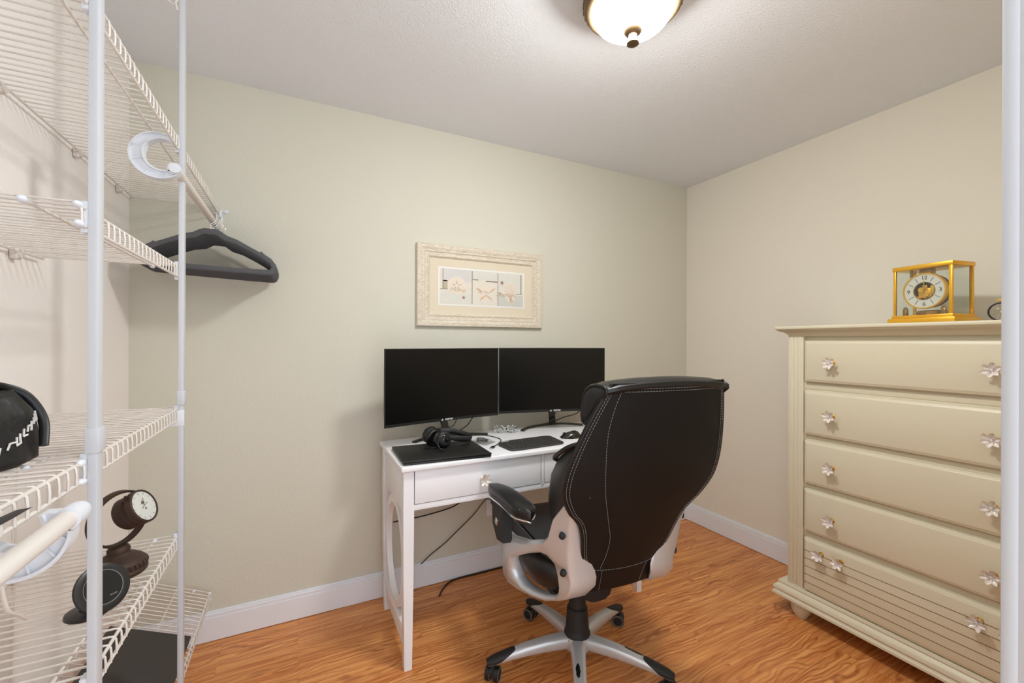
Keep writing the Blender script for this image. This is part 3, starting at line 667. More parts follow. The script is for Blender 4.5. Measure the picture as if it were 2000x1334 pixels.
B().tube(bez([(.79, 2.09, ZT+.0025), (.835, 2.075, ZT+.0025), (.876, 2.055, ZT+.0025), (.905, 1.99, ZT+.0025), (.905, 1.925, ZT+.0025), (.86, 1.86, ZT+.0025), (.812, 1.81, ZT+.0025)], 40), .0022, 7).build('cord', m_black, uc, 60)
Mu = frame((.806, 1.802, ZT), (-.72, -.69, 0), (.69, -.72, 0)); B(Mu).box(-.012, .016, -.007, .007, .0004, .0085, .0015).build('plug_body', m_black, uc, 30); B(Mu).box(.016, .028, -.0055, .0055, .0025, .0068).build('connector', m_chrome, uc, 30)
# ------------------------------------------------------------------ outlet, plugged cord and floor cable
ol = thing('wall_outlet', 'white double wall outlet low on the back wall under the desk', 'outlet', (1.0, YB, .36))
B().box(.962, 1.034, YB-.006, YB-.0005, .305, .42, .002).build('cover_plate', m_trim, ol, 30)
for z in (.337, .388): B().lathe([(0, .0), (.0165, 0), (.0165, .002), (0, .002)], axis_frame((.998, YB-.006, z), (0,-1,0)), 24).box(.989, .9915, YB-.0085, YB-.0078, z-.002, z+.009).box(1.0045, 1.007, YB-.0085, YB-.0078, z-.002, z+.009).build('socket', m_white, ol, 30)
pw = thing('power_cord', 'thin black power cord hanging from the outlet under the desk', 'cord', (.95, 2.22, .40))
B().box(.983, 1.013, YB-.040, YB-.0088, .374, .402, .004).build('plug_body', m_black, pw, 40)
cord('cord', [(.998, 2.198, .388), (.965, 2.205, .412), (.941, 2.215, .405), (.876, 2.22, .335), (.772, 2.22, .256), (.708, 2.221, .208), (.629, 2.221, .162), (.58, 2.213, .131)], .0028, m_black, pw, 40)
hc = tag(B().tube(bez([(.43, 2.19, .388), (.555, 2.195, .388), (.628, 2.20, .391), (.708, 2.205, .398), (.771, 2.21, .411), (.83, 2.205, .46), (.87, 2.20, .62), (.88, 2.20, .74), (.88, 2.20, .80)], 44), .0036, 8).build('hanging_cable', m_black, None, 60), 'thick black cable sagging behind the desk legs on the left side', 'cable')
fc = tag(B().tube(bez([(.645, 2.105, .0045), (.675, 2.15, .0045), (.72, 2.195, .0045), (.78, 2.2145, .0045), (.90, 2.2145, .0045), (1.03, 2.2145, .0045), (1.18, 2.212, .0045), (1.24, 2.2, .0045)], 44), .0042, 8).build('floor_cable', m_black, None, 60), 'black cable lying on the floor along the baseboard under the desk', 'cable')
# ------------------------------------------------------------------ office chair
CO = V(1.003, 1.409, 0); hd = R(6)
Mch = frame(CO, (math.cos(hd), -math.sin(hd), 0), (math.sin(hd), math.cos(hd), 0), (0,0,1))     # x right, y forward, z up
ch = thing('office_chair', 'black leather high-back office chair with silver arms and star base at the desk', 'chair', CO)
def KC(): return B(Mch)
TN = math.tan(R(20))
def fpl(z): return -.36-(z-.714)*TN                      # plane of the reclined back
HW = [(.472, .128), (.52, .134), (.563, .142), (.63, .166), (.70, .183), (.75, .205), (.79, .243), (.853, .277), (.91, .281), (.965, .272), (1.043, .250), (1.115, .224), (1.16, .206), (1.190, .194)]
def bulge(u, z): return .030*(1-abs(u)**2.2)*interp(z, [(.47, .45), (.7, .8), (.95, 1), (1.19, .6)])
def shell_pt(u, z, out=0):
    w = smooth_tab(z, HW); return (u*w, fpl(z)-bulge(u, z)-out, z)
zs = [lerp(.472, 1.188, i/34) for i in range(35)]; us = [lerp(-1, 1, i/20) for i in range(21)]
b = KC(); rings = []
for z in zs:
    back = [shell_pt(u, z) for u in us]; front = [(p[0]*.97, p[1]+.030+(.02 if abs(u) < .8 else 0), p[2]) for p, u in zip(back, us)][::-1]
    rings.append(back+front)
sh = b.loft(rings).build('back_shell', m_leathers, ch, 60)
# piping round the shell
for s in (-1, 1): KC().tube([tuple(V(*shell_pt(s, z))+V(s*.001, .004, 0)) for z in zs], .0042, 8).build('piping', m_leather, sh, 60)
def stitch(path, dash=.0062, gap=.0034, r=.00075):
    b = KC(); pts = [V(*p) for p in path]; d = 0; on = True; cur = [pts[0]]; need = dash; i = 1; p = pts[0]
    while i < len(pts):
        seg = (pts[i]-p); L = seg.length
        if L < need: need -= L; p = pts[i]; i += 1; (cur.append(p) if on else None)
        else:
            p = p+seg*(need/L)
            if on: cur.append(p); b.tube(cur, r, 4); cur = []
            else: cur = [p]
            on = not on; need = dash if on else gap
    return b
def stitches(path): stitch(path).build('stitching', m_stitch, sh, 0)
zz = [lerp(.568, 1.172, i/80) for i in range(81)]
for s in (-1, 1):
    stitches([shell_pt(s*.975, z, .0012) for z in zz]); stitches([shell_pt(s*.94, z, .0012) for z in zz])
IN = [(.568, .112), (.62, .104), (.683, .107), (.724, .122), (.79, .150), (.855, .176), (.952, .200), (1.043, .212), (1.12, .205), (1.172, .190)]
stitches([(lambda w, q: shell_pt(-q/w, z, .0012))(smooth_tab(z, HW), smooth_tab(z, IN)*.86) for z in zz])
stitches([shell_pt(u*.975, 1.172, .0012) for u in [lerp(-1, 1, i/40) for i in range(41)]])
stitches([shell_pt(u*.95, 1.164, .0012) for u in [lerp(-1, 1, i/40) for i in range(41)]])
stitches([shell_pt(u, .566-.010*(1-u*u), .0012) for u in [lerp(-1, 1, i/40) for i in range(41)]])
for s in (-1, 1): stitches([shell_pt(s*.62, z, .0012) for z in [lerp(.478, .560, i/12) for i in range(13)]])
KC().lathe([(.0034, 0), (.0034, .0015), (.002, .0022), (0, .0022)], axis_frame(shell_pt(-.72, .845), (0,-1,.1)), 14).build('rivet', m_blackm, sh, 30)
# headrest roll that wraps over the top
def head_sec(k): return [( -.526, 1.160), (-.543, 1.173), (-.543, 1.184), (-.528, 1.192), (-.490, 1.195), (-.452, 1.189), (-.420, 1.172), (-.402, 1.150), (-.392, 1.110), (-.388, 1.075), (-.394, 1.055), (-.410, 1.050), (-.428, 1.062), (-.448, 1.080), (-.47, 1.10), (-.495, 1.14)]
b = KC(); rings = []
for i in range(25):
    a = lerp(-.213, .213, i/24); e = abs(a)/.213; s = 1-.10*max(0, e-.86)/.14-.05*e*e; c = V(-.465, 1.13)
    arch = .010*(1-e*e)-.004
    rings.append([(a, c[0]+(p[0]-c[0])*s-.009*(1-e*e)*(1 if p[0] < -.48 else -.9), c[1]+(p[1]-c[1])*s+arch*(p[1] > 1.1)) for p in head_sec(0)])
hr = b.loft(rings).build('headrest', m_leather, ch, 50)
for s in (0, 24): KC().tube([(p[0], p[1], p[2]) for p in rings[s]], .0045, 8, True).build('piping', m_leather, hr, 60)
for s, k in ((0, -1), (24, 1)): KC().loft([[(p[0]+k*d, lerp(-.465, p[1], q), lerp(1.13, p[2], q)) for p in rings[s]] for d, q in ((.001, .90), (.006, .82), (.008, .5), (.0085, .1))]).build('end_panel', m_mesh, hr, 60)
# back cushion
def ring_cush(z, hw, ff, n=40, e=4.2):
    fr = fpl(z)+.022; c = ((ff+fr)/2); return [(x, y, z) for x, y in sup(hw, (ff-fr)/2, n, e, (0, c))]
CU = [(.500, .120, -.20), (.53, .138, -.17), (.58, .158, -.135), (.64, .184, -.118), (.70, .208, -.118), (.76, .224, -.138), (.82, .236, -.176), (.87, .246, -.212), (.900, .247, -.242), (.922, .248, -.262), (.945, .246, -.290), (.968, .241, -.325), (.988, .232, -.365), (1.0, .222, -.400)]
b = KC(); b.loft([ring_cush(*c) for c in CU]); bc = b.build('back_cushion', m_leather, ch, 60)
b = KC(); b.loft([ring_cush(z, hw, ff) for z, hw, ff in ((.985, .212, -.40), (1.01, .214, -.41), (1.04, .212, -.42), (1.075, .205, -.43))]).build('upper_cushion', m_mesh, ch, 60)
b = KC(); ring = ring_cush(.912, .250, -.250, 48); b.tube([(p[0], p[1], p[2]+.085*max(0, (-.255-p[1]))/.14) for p in ring], .0075, 8, True).build('piping', m_leather, bc, 60)
# seat
def ring_seat(z, hx, y0_, y1_, n=44, e=4.5): return [(x, y, z) for x, y in sup(hx, (y1_-y0_)/2, n, e, (0, (y0_+y1_)/2))]
SE = [(.440, .225, -.215, .30), (.450, .245, -.225, .325), (.480, .256, -.23, .340), (.510, .258, -.23, .342), (.532, .250, -.225, .334), (.545, .232, -.21, .315), (.549, .19, -.17, .27), (.550, .08, -.08, .16)]
b = KC(); b.loft([ring_seat(*s) for s in SE]); se = b.build('seat', m_leather, ch, 60)
for s in (-1, 1):
    b = KC(); b.tube(bez([(s*.19, -.19, .546), (s*.195, .0, .552), (s*.19, .2, .550), (s*.18, .30, .535)], 20), .0035, 7).build('piping', m_leather, se, 60)
    stitch([(s*.205, y, .5485-.02*max(0, abs(y)-.1)**2*8) for y in [lerp(-.17, .28, i/30) for i in range(31)]]).build('stitching', m_stitch, se, 0)
KC().box(-.20, .20, -.19, .28, .418, .442, .012).build('seat_pan', m_blackm, ch, 40)
b = KC(); b.loft([[(x*w, y, z) for x, y in sup(.085, .13, 24, 6, (0, -.03))] for z, w in ((.352, .5), (.362, .75), (.388, .9), (.425, 1.))]); b.build('tilt_mechanism', m_blackm, ch, 50)
KC().tube([(.07, .06, .36), (.24, .08, .375), (.30, .085, .372)], .006, 8).build('tilt_lever', m_black, ch, 50)
# silver arm frames
FO = [(.09,.546,.300),(.076,.432,.297),(.072,.390,.293),(.045,.364,.284),(-.005,.362,.268),(-.085,.376,.247),(-.150,.392,.225),(-.215,.424,.200),(-.285,.470,.176),(-.316,.512,.160),(-.318,.540,.158),(-.318,.575,.168),(-.325,.630,.186),(-.334,.676,.200),(-.345,.712,.212),(-.366,.786,.232),(-.336,.803,.240),(-.272,.735,.242),(-.250,.688,.243),(-.236,.662,.245),(-.198,.630,.252),(-.070,.574,.275),(.040,.548,.294)]
HO = [(-.003,.478,.292),(-.010,.492,.292),(-.040,.510,.284),(-.110,.548,.268),(-.175,.578,.252),(-.205,.578,.236),(-.222,.555,.216),(-.232,.525,.206),(-.237,.490,.200),(-.228,.465,.204),(-.205,.440,.208),(-.160,.420,.226),(-.100,.404,.244),(-.045,.400,.262),(-.010,.415,.280),(-.001,.440,.290)]
def arm(s):
    def q(l, d): return [(s*(a-d), f_, z) for f_, z, a in l]
    b = KC(); th = .052
    b.ring_solid([p[:2] for p in FO], [p[:2] for p in HO], [(0, .011), (.003, .005), (.010, 0), (th-.008, 0), (th, .006)], lambda p, q_, d, k, hl: (s*((HO if hl else FO)[k][2]-d+(.046*max(0, min(1, (-.235-p)/.075)) if d < .02 else 0)*interp(q_, [(.44, 1), (.60, 1), (.70, .35), (.80, 0)])), p, q_))
    fr = b.build('arm_frame', m_silver, ch, 38)
    for f_, z, a in ((-.322, .695, .236), (-.302, .566, .222)):
        KC().lathe([(.0105, -.012), (.0105, .0005), (.008, .003), (0, .004)], axis_frame((s*(a+.0005), f_, z), (s*.62, -.78, 0)), 18).build('bolt_cap', m_blackm, fr, 40)
    # sleeve, button and pad
    KC().prism([(s*.282, -.005, .545), (s*.282, .070, .530), (s*.282, .125, .575), (s*.282, .130, .640), (s*.282, .165, .672), (s*.282, .010, .688)], (s*.036, 0, 0)).build('arm_sleeve', m_blackm, ch, 30)
    KC().lathe([(.034, -.012), (.036, -.008), (.036, .008), (.030, .013), (0, .013)], axis_frame((s*.295, .118, .592), (s, 0, 0)), 28).build('adjuster_disc', m_black, ch, 40)
    KC().lathe([(.0150, 0), (.0150, .005), (.011, .0075), (0, .008)], axis_frame((s*.318, .064, .602), (s, -.1, 0)), 22).build('adjuster_button', m_chrome, ch, 40)
    def pad(zoff, hz, grow, nm, m, par):
        b = KC(); rings = []
        for i in range(21):
            t_ = i/20; y = lerp(-.150, .222, t_); xc = lerp(.268, .298, t_); zc = .694+zoff+.010*math.sin(math.pi*t_)-.012*t_**3
            w = .044*min(1, (math.sin(math.pi*min(.5, max(.02, t_*3.2)))))*min(1, math.sin(math.pi*min(.5, max(.03, (1-t_)*1.35)))**.75)+grow
            rings.append([(s*xc+x, y, zc+z) for x, z in sup(w, hz*(.55+.45*min(1, w/.03)), 20, 2.6)])
        return b.loft(rings).build(nm, m, par, 60)
    pd = pad(0, .024, 0, 'arm_pad', m_leather, ch); pad(-.020, .006, .0015, 'arm_trim', m_chrome, pd)
    KC().loft([[(s*xc+x, y, z) for x in (-w, w) for z in ((.655, .676) if x < 0 else (.676, .655))] for xc, y, w in ((.276, -.11, .012), (.280, .0, .028), (.29, .13, .026), (.296, .22, .010))]).build('arm_support', m_blackm, ch, 40)
    for e in (-.030, .028):
        stitch([(s*lerp(.268, .298, t_)+e*min(1, math.sin(math.pi*min(.5, max(.02, (1-t_)*1.35)))), lerp(-.125, .198, t_), .694+.0215-.0035+.010*math.sin(math.pi*t_)-.012*t_**3) for t_ in [i/40 for i in range(41)]], .005, .003).build('stitching', m_stitch, pd, 0)
arm(-1); arm(1)
# gas lift and five-star base
KC().lathe([(0, .135), (.052, .135), (.052, .142), (.047, .150), (.046, .165), (.041, .232), (.040, .240), (.034, .244), (.033, .30), (0, .30)], None, 36).build('gas_lift_cover', m_blackm, ch, 40)
KC().lathe([(0, .082), (.050, .082), (.056, .090), (.056, .124), (.050, .136), (0, .138)], None, 40).build('base_hub', m_silver, ch, 40)
rd = random.Random(5)
for k in range(5):
    an = 2.89146+hd-k*R(72); T = Matrix.Rotation(an, 4, 'Z')
    def LBm(): return B(Mch @ T)
    LG = [(.030, .136, .084, .030), (.07, .138, .084, .0285), (.14, .133, .083, .026), (.21, .122, .079, .0235), (.27, .109, .073, .0215), (.32, .096, .066, .020), (.350, .087, .061, .018), (.364, .080, .061, .012)]
    def sec(r, zt, zb, w, g=0): return [(r, y, (zt+zb)/2+z) for y, z in sup(w+g, (zt-zb)/2+g, 20, 2.7)]
    lg = LBm().loft([sec(*q) for q in LG]).build('base_leg', m_silver, ch, 50)
    def legsec(r_i): return [smooth_tab(r_i, [(q[0], q[c]) for q in LG]) for c in (1, 2, 3)]
    cap = []
    for i in range(13):
        r_i = lerp(.256, .3665, i/12); zt, zb, w = legsec(min(r_i, .364)); span = 102*min(1, .16+((r_i-.256)/.060)**.7*.84); ring = []
        for off in (.0014, -.003):
            row = []
            for v in range(15):
                th_ = R(90+span*(2*v/14-1)); cs_, sn_ = math.cos(th_), math.sin(th_); ee = 2/2.7
                row.append((r_i, (w+off)*math.copysign(abs(cs_)**ee, cs_), (zt+zb)/2+((zt-zb)/2+off)*math.copysign(abs(sn_)**ee, sn_)))
            ring += row if off > 0 else row[::-1]
        cap.append(ring)
    LBm().loft(cap).build('toe_cap', m_blackm, lg, 50)
    if k in (3, 4):                                     # paint worn through to black plastic
        r0, r1, off = ((.185, .255, .010) if k == 3 else (.16, .215, -.006)); pts = []
        for i in range(18):
            a = 2*math.pi*i/18; rr = lerp(r0, r1, .5+.5*math.cos(a)); pts.append((rr, off+.0062*math.sin(a)*(1+.5*rd.random())))
        def top(r_i, y):
            zt = smooth_tab(r_i, [(q[0], q[1]) for q in LG]); zb = smooth_tab(r_i, [(q[0], q[2]) for q in LG]); w = smooth_tab(r_i, [(q[0], q[3]) for q in LG])
            return (zt+zb)/2+(zt-zb)/2*max(0, 1-abs(y/w)**2.7)**(1/2.7)
        LBm().loft([[(x, y, top(x, y)-.002) for x, y in pts], [(x, y, top(x, y)+.0006) for x, y in pts], [(lerp((r0+r1)/2, x, .5), lerp(off, y, .5), top(lerp((r0+r1)/2, x, .5), lerp(off, y, .5))+.0009) for x, y in pts]]).build('worn_patch', m_black, lg, 40)
    # castor
    cx = .342; Tc = Mch @ T @ Matrix.Translation((cx, 0, 0)) @ Matrix.Rotation((R(60), R(20), R(-65), R(-30), R(35))[k], 4, 'Z')
    cs = B(Tc).lathe([(.011, .046), (.011, .064), (0, .064)], None, 14).prism([(-.020, -.006, .030), (-.012, -.006, .050), (.010, -.006, .055), (.024, -.006, .044), (.024, -.006, .028)], (0, .012, 0)).build('castor', m_blackm, ch, 40)
    for s in (-1, 1):
        W_ = Tc @ Matrix.Translation((0, s*.0175, .0272)) @ Matrix.Rotation(R(90), 4, 'X')
        B(W_).lathe([(.0185, -.0085), (.0250, -.0090), (.0272, -.007), (.0272, .007), (.0250, .0090), (.0185, .0085), (.0185, -.0085)], None, 28, False).build('castor_tread', m_black, cs, 40)
        for q in (-1, 1): B(W_).lathe([(.0200, q*.0080), (.0205, q*.0098), (.0243, q*.0098), (.0248, q*.0080)], None, 28, False).build('castor_rim', m_tyre, cs, 40)
        B(W_).lathe([(0, -.0075), (.0185, -.0075), (.0190, -.004), (.0190, .004), (.0185, .0075), (0, .0075)], None, 24, False).build('castor_wheel', m_blackm, cs, 40)
# ------------------------------------------------------------------ wire shelving on the left wall
XF, XB = -.312, XL+.012                                # front edge and wall rail
def wire_shelf(label, z, y0, y1, lip=.031, caps=(False, False), clips=(), inner=.055, xb=XB, xf=XF, slope=0., near=False):
    t = thing('wire_shelf', label, 'shelf', ((xf+xb)/2, (y0+y1)/2, z), 'white wire shelves on the left wall')
    def Z(x): return z+slope*(x-xf)
    n = int((y1-y0)/.0262); b = B(); l = B()
    for i in range(n+1):
        y = y0+.004+i*(y1-y0-.008)/n
        b.tube([(xb, y, Z(xb)+.003), (xf-.006, y, Z(xf-.006)+.003)], .0020, 6)
        l.tube([(xf-.008, y, Z(xf-.006)+.003), (xf-.0015, y, z+.0025), (xf+.0035, y, z-.003), (xf+.0045, y, z-lip*.5), (xf+.004, y, z-lip)], .0019, 6)
    b.build('wire_deck', m_wire, t, 60)
    l.tube([(xf, y0, z-.001), (xf, y1, z-.001)], .0031, 8).tube([(xf+.001, y0, z-lip), (xf+.001, y1, z-lip)], .0031, 8); l.build('front_lip', m_wire, t, 60)
    for x in (xf-inner, xb+.002) if slope == 0 else (xf-.11, xb+.002, xf-.225):
        B().tube([(x, y0, Z(x)-.0022), (x, y1, Z(x)-.0022)], .0030, 8).build('support_rod', m_wire, t, 60)
    for k, yy in enumerate((y0, y1)):
        if caps[k]:
            for x, zz in ((xf, z-.001), (xf+.001, z-lip), (xf-inner, Z(xf-inner)-.0022)):
                B().ball((x, yy+(.004 if k == 0 else -.004), zz), .0062, 8, (1, 2.0, 1)).build('end_cap', m_plas, t, 60)
    for yy in clips:
        B().box(XL+.0005, XL+.016, yy-.011, yy+.011, Z(xb)-.022, Z(xb)+.006, .004).lathe([(.008, 0), (.008, .004), (0, .005)], axis_frame((XL+.016, yy, Z(xb)-.012), (1,0,0)), 12).tube([(XL+.012, yy-.02, Z(xb)-.004), (XL+.012, yy+.02, Z(xb)-.004)], .0055, 8).build('wall_clip', m_wire, t, 50)
    return t
def hook(parent, c, y, ro, ri, shift, a0, a1, rod, wd=.013, rot=0.):
    """crescent shaped plastic support that cradles the rod"""
    n = 30; o = [(c[0]+ro*math.cos(a), c[1]+ro*math.sin(a)) for a in [R(lerp(a0, a1, i/n)) for i in range(n+1)]]
    i_ = [(c[0]+shift[0]+ri*math.cos(a), c[1]+shift[1]+ri*math.sin(a)) for a in [R(lerp(a0, a1, i/n)) for i in range(n+1)]]
    b = B(); rings = []
    for (ox, oz), (ix, iz) in zip(o, i_): rings.append([(ox, y-wd, oz), (ox, y+wd, oz), (ix, y+wd, iz), (ix, y-wd, iz), (lerp(ix, ox, .14), y-wd, lerp(iz, oz, .14)), (lerp(ix, ox, .14), y-wd*.5, lerp(iz, oz, .14)), (lerp(ix, ox, .88), y-wd*.5, lerp(iz, oz, .88)), (lerp(ix, ox, .88), y-wd, lerp(iz, oz, .88))])
    b.loft(rings)
    for i in (int(n*.52), int(n*.68), int(n*.82)):
        (ox, oz), (ix, iz) = o[i], i_[i]; b.tube([(ox, y-wd*.7, oz), (ix, y-wd*.7, iz)], .0016, 5)
    b.tube([(rod[0], y-wd, rod[1]), (rod[0], y+wd, rod[1])], .0155, 20)
    return b.build('rod_bracket', m_plas, parent, 40)
ZU, ZM, ZA, ZB = 1.880, 1.515, 1.103, .735
s_top = wire_shelf('long white wire shelf highest on the left wall, hanging rod fixed under it', ZU, .25, YB-.008, clips=(.95, 1.38, 1.76, 2.10), inner=.050)
s_mid = wire_shelf('short white wire shelf in the middle of the left wall just above eye level', ZM, .905, 1.555, caps=(True, True), clips=(1.03, 1.445), inner=.062)
s_low = wire_shelf('short white wire shelf between the two posts, nothing on it', ZA, .955, 1.540, caps=(False, True), clips=(1.1, 1.45), inner=.062)
s_near = wire_shelf('white wire shelf nearest the camera with the black bag on it', ZA, .22, .925, caps=(False, True), clips=(.5,), inner=.062)
s_bot = wire_shelf('low white wire shelf holding the rusted globe clock and the round charger', ZB, .30, 1.535, caps=(False, True), clips=(.9, 1.46), inner=.050)
s_shoe = wire_shelf('slanted white wire shoe shelf near the floor, farthest down the left wall', .222, .55, 2.205, lip=.026, caps=(False, True), clips=(1.2, 2.1), xf=-.336, slope=-.46)
B().box(XF+.001-.016, XF+.0185, 1.519, 1.5205, ZA-.048, ZA-.003, .0005).build('pole_clip', m_plas, s_low, 30)
hook(s_top, (-.340, 1.798), 1.462, .062, .042, (.012, .004), 70, 325, (-.305, 1.768))
hook(s_near, (-.338, 1.036), .812, .058, .030, (-.002, .014), 188, 385, (-.285, 1.052), .014)
hook(s_near, (-.338, 1.036), .600, .058, .030, (-.002, .014), 188, 385, (-.285, 1.052), .014)
# hanging rods
def rod(name, label, x, z, ya, yb):
    t = thing(name, label, 'closet rod', (x, (ya+yb)/2, z), 'white closet rods')
    B().tube([(x, ya, z), (x, yb, z)], .0125, 22).build('rod_tube', m_wire, t, 60)
    for y, k in ((ya, -1), (yb, 1)): B().lathe([(.0135, -.012), (.0140, .0), (.0132, .003), (0, .004)], axis_frame((x, y, z), (0, k, 0)), 22).build('rod_end_cap', m_plas, t, 40)
    return t
rod('closet_rod', 'white closet rod under the top shelf carrying the black hangers', -.302, 1.768, 1.445, YB-.012)
rod('closet_rod', 'white closet rod low at the left edge, under the shelf with the black bag', -.285, 1.052, .30, .836)
B().box(-.322, -.300, YB-.012, YB-.001, 1.838, 1.872, .003).lathe([(.0075, 0), (.0075, .003), (0, .004)], axis_frame((-.284, YB-.0012, 1.866), (0,-1,0)), 14).box(-.302, -.280, YB-.004, YB-.001, 1.862, 1.870, .001).tube([(-.302, YB-.006, 1.84), (-.302, YB-.012, 1.785)], .005, 8).build('end_bracket', m_plas, s_top, 40)
# shelf posts
def post(label, x, y, zc):
    t = thing('shelf_post', label, 'post', (x+.006, y+.0125, 0), 'white posts in front of the wire shelves')
    B().box(x, x+.0125, y, y+.025, 0.001, H-.001, .0012).build('post_tube', m_post, t, 30)
    B().box(x-.0025, x+.0155, y-.003, y+.028, zc-.020, zc+.020, .0015).build('post_collar', m_post, t, 30)
    for z in (ZB, ZA, ZM, ZU):
        B().box(x-.010, x, y+.002, y+.022, z-.040, z+.012, .0015).build('shelf_clip', m_plas, t, 30)
    return t
p1 = post('white square post nearest the camera, in front of the near wire shelves', -.3075, .930, 1.135)
p2 = post('slim white post farther back, beside the black hangers', -.3085, 1.520, 1.135)
B().tube([(-.306, 1.524, 2.285), (-.318, 1.523, 2.268), (-.312, 1.522, 2.245)], .003, 6).tube([(-.316, 1.522, 2.259), (-.356, 1.522, 2.275), (-.360, 1.522, 2.290)], .0018, 6).tube([(-.352, 1.522, 2.272), (-.349, 1.522, 2.262)], .002, 6).build('wire_clip', m_wire, p2, 50)
# ------------------------------------------------------------------ hangers
def hanger_meshes():
    half = [(.0, .032), (.018, .033), (.034, .026), (.055, .012), (.085, .003), (.125, -.018), (.165, -.038), (.170, -.034), (.178, -.042), (.205, -.060), (.222, -.082), (.226, -.102), (.218, -.120), (.205, -.126), (.10, -.127), (0, -.127)]
    inn = [(0, .010), (.020, .010), (.045, -.008), (.085, -.018), (.125, -.037), (.165, -.058), (.198, -.080), (.206, -.094), (.200, -.104), (.10, -.108), (0, -.108)]
    o = half+[(-x, z) for x, z in half[-2:0:-1]]; i = inn+[(-x, z) for x, z in inn[-2:0:-1]]
    b = B().ring_solid(o, i, [(-.0042, .0055), (-.0034, .0022), (-.0012, .0), (.0012, .0), (.0034, .0022), (.0042, .0055)], lambda p, q, d, k, h: (p, d, q))
    body = b.build('hanger_body', m_velvet).data
    pts = [(0, 0, .030), (0, 0, .048)]+[(.0, 0, .050), (.010, 0, .058), (.018, 0, .070)]+[(.0175*math.cos(R(a)), 0, .0845+.0175*math.sin(R(a))) for a in range(-15, 215, 14)]
    hk = B().tube(pts, .0019, 8).build('hook', m_chrome).data
    for q in [q for q in C.objects if q.data in (body, hk)]: bpy.data.objects.remove(q)
    body.name = 'hanger_body'; hk.name = 'hook'
    return body, hk
HB, HK = hanger_meshes()
ords = ['frontmost, nearest the camera', 'second from the front', 'third from the front', 'fourth from the front', 'fifth from the front', 'fifth from the wall', 'fourth from the wall', 'third from the wall', 'second from the wall', 'last, closest to the back wall']
rd = random.Random(11)
h0 = thing('coat_hanger', 'black velvet coat hanger on the rod, '+ords[0]+' in the bunch', 'hanger', (-.302, 1.965, 1.768-.0845+.0145-.004), 'black velvet hangers on the closet rod')
for nm, me, m in (('hanger_body', HB, m_velvet), ('hook', HK, m_chrome)):
    q = place(nm, me, m, None, 40); q.parent = h0
h0.rotation_euler = (0, R(1.5), R(-1))
for i in range(1, 10):
    r = h0.copy(); C.objects.link(r); r.location = (-.302, 1.965+.0245*i, h0.location.z+.0008*math.sin(i*2.1)); r.rotation_euler = (0, R(1.5+rd.uniform(-.8, .8)), R(rd.uniform(-.7, .7)))
    r['label'] = 'black velvet coat hanger on the rod, '+ords[i]+' in the bunch'
    for c_ in list(h0.children):
        d = c_.copy(); C.objects.link(d); d.parent = r
# ------------------------------------------------------------------ things on the shelves
gx, gy = -.384, 1.335; gz = ZB+.0048
gc = thing('globe_clock', 'rusted iron clock swivelling in a ring on a turned base on the low wire shelf', 'clock', (gx, gy, gz))
B().lathe([(0, 0), (.050, 0), (.054, .004), (.055, .010), (.051, .016), (.052, .028), (.047, .034), (.043, .037), (.036, .042), (.026, .047), (.021, .052), (.022, .060), (.0185, .066), (.012, .070), (0, .071)], Matrix.Translation((gx, gy, gz)), 44).build('turned_base', m_iron, gc, 40)
b = B()
for i in range(30):
    a = 2*math.pi*i/30; b.ball((gx+.0515*math.cos(a), gy+.0515*math.sin(a), gz+.022), .0042, 6, (1, 1, 1.5))
b.build('base_beading', m_iron, gc, 60)
N_ = V(.80, -.60, 0).normalized(); E_ = V(.60, .80, 0).normalized(); rc = V(gx, gy, gz+.071+.062)
rr_ = .064
B(frame(rc, E_, (0,0,1), E_.cross(V(0,0,1)))).lathe(ringprof(rr_-.0045, rr_+.001, -.008, .008), None, 56, False).build('ring', m_iron, gc, 40)
dc = rc+E_*.024+V(0,0,.014)+N_*.020; ax = (N_*.80+E_*.30+V(0,0,.42)).normalized()
T = axis_frame(dc, ax)
dm = B(T).lathe([(0, -.030), (.034, -.030), (.039, -.024), (.0395, -.004), (.0365, -.002), (.0365, .003), (.0415, .005), (.0415, .020), (.038, .022), (.037, .0175), (0, .0175)], None, 44).build('drum', m_iron, gc, 40)
fc_ = B(T).lathe([(0, .0178), (.0368, .0178), (.0368, .0188), (0, .0188)], None, 40).build('dial', m_dial, dm, 40)
B(T).lathe([(0, .0225), (.030, .0222), (.0372, .0205)], None, 40, False).build('crystal', m_glass, dm, 60)
zx = (V(0,0,1)-ax*ax.z).normalized(); T2 = frame(dc+ax*.0190, zx.cross(ax)*1, zx, ax)
b = B(T2)
for L_, a in ((.020, 70), (.015, 15), (.010, 205)): b.tube([(0, 0, .0006), (L_*math.cos(R(a)), L_*math.sin(R(a)), .0006)], .0006, 5)
b.prism([(-.006, .006, 0), (.0, .014, 0), (.007, .007, 0), (.002, .004, 0)], (0,0,.0004)).prism([(-.003, -.009, 0), (.004, -.010, 0), (.002, -.004, 0)], (0,0,.0004)).build('dial_figures', m_line, fc_, 0)
for k in range(12):
    a = 2*math.pi*k/12; B(T2).box(-.0004, .0004, .029, .0335, 0, .0004, T=Matrix.Rotation(a, 4, 'Z')).build('hour_marker', m_line, fc_, 0)
for s in (1, -1):
    p0 = dc+(V(0,0,1)*.72-E_*.69)*.040*s; p1 = rc+(p0-rc).normalized()*(rr_-.002)
    B().tube([p0, p1], .0035, 8).build('pivot', m_iron, gc, 40)
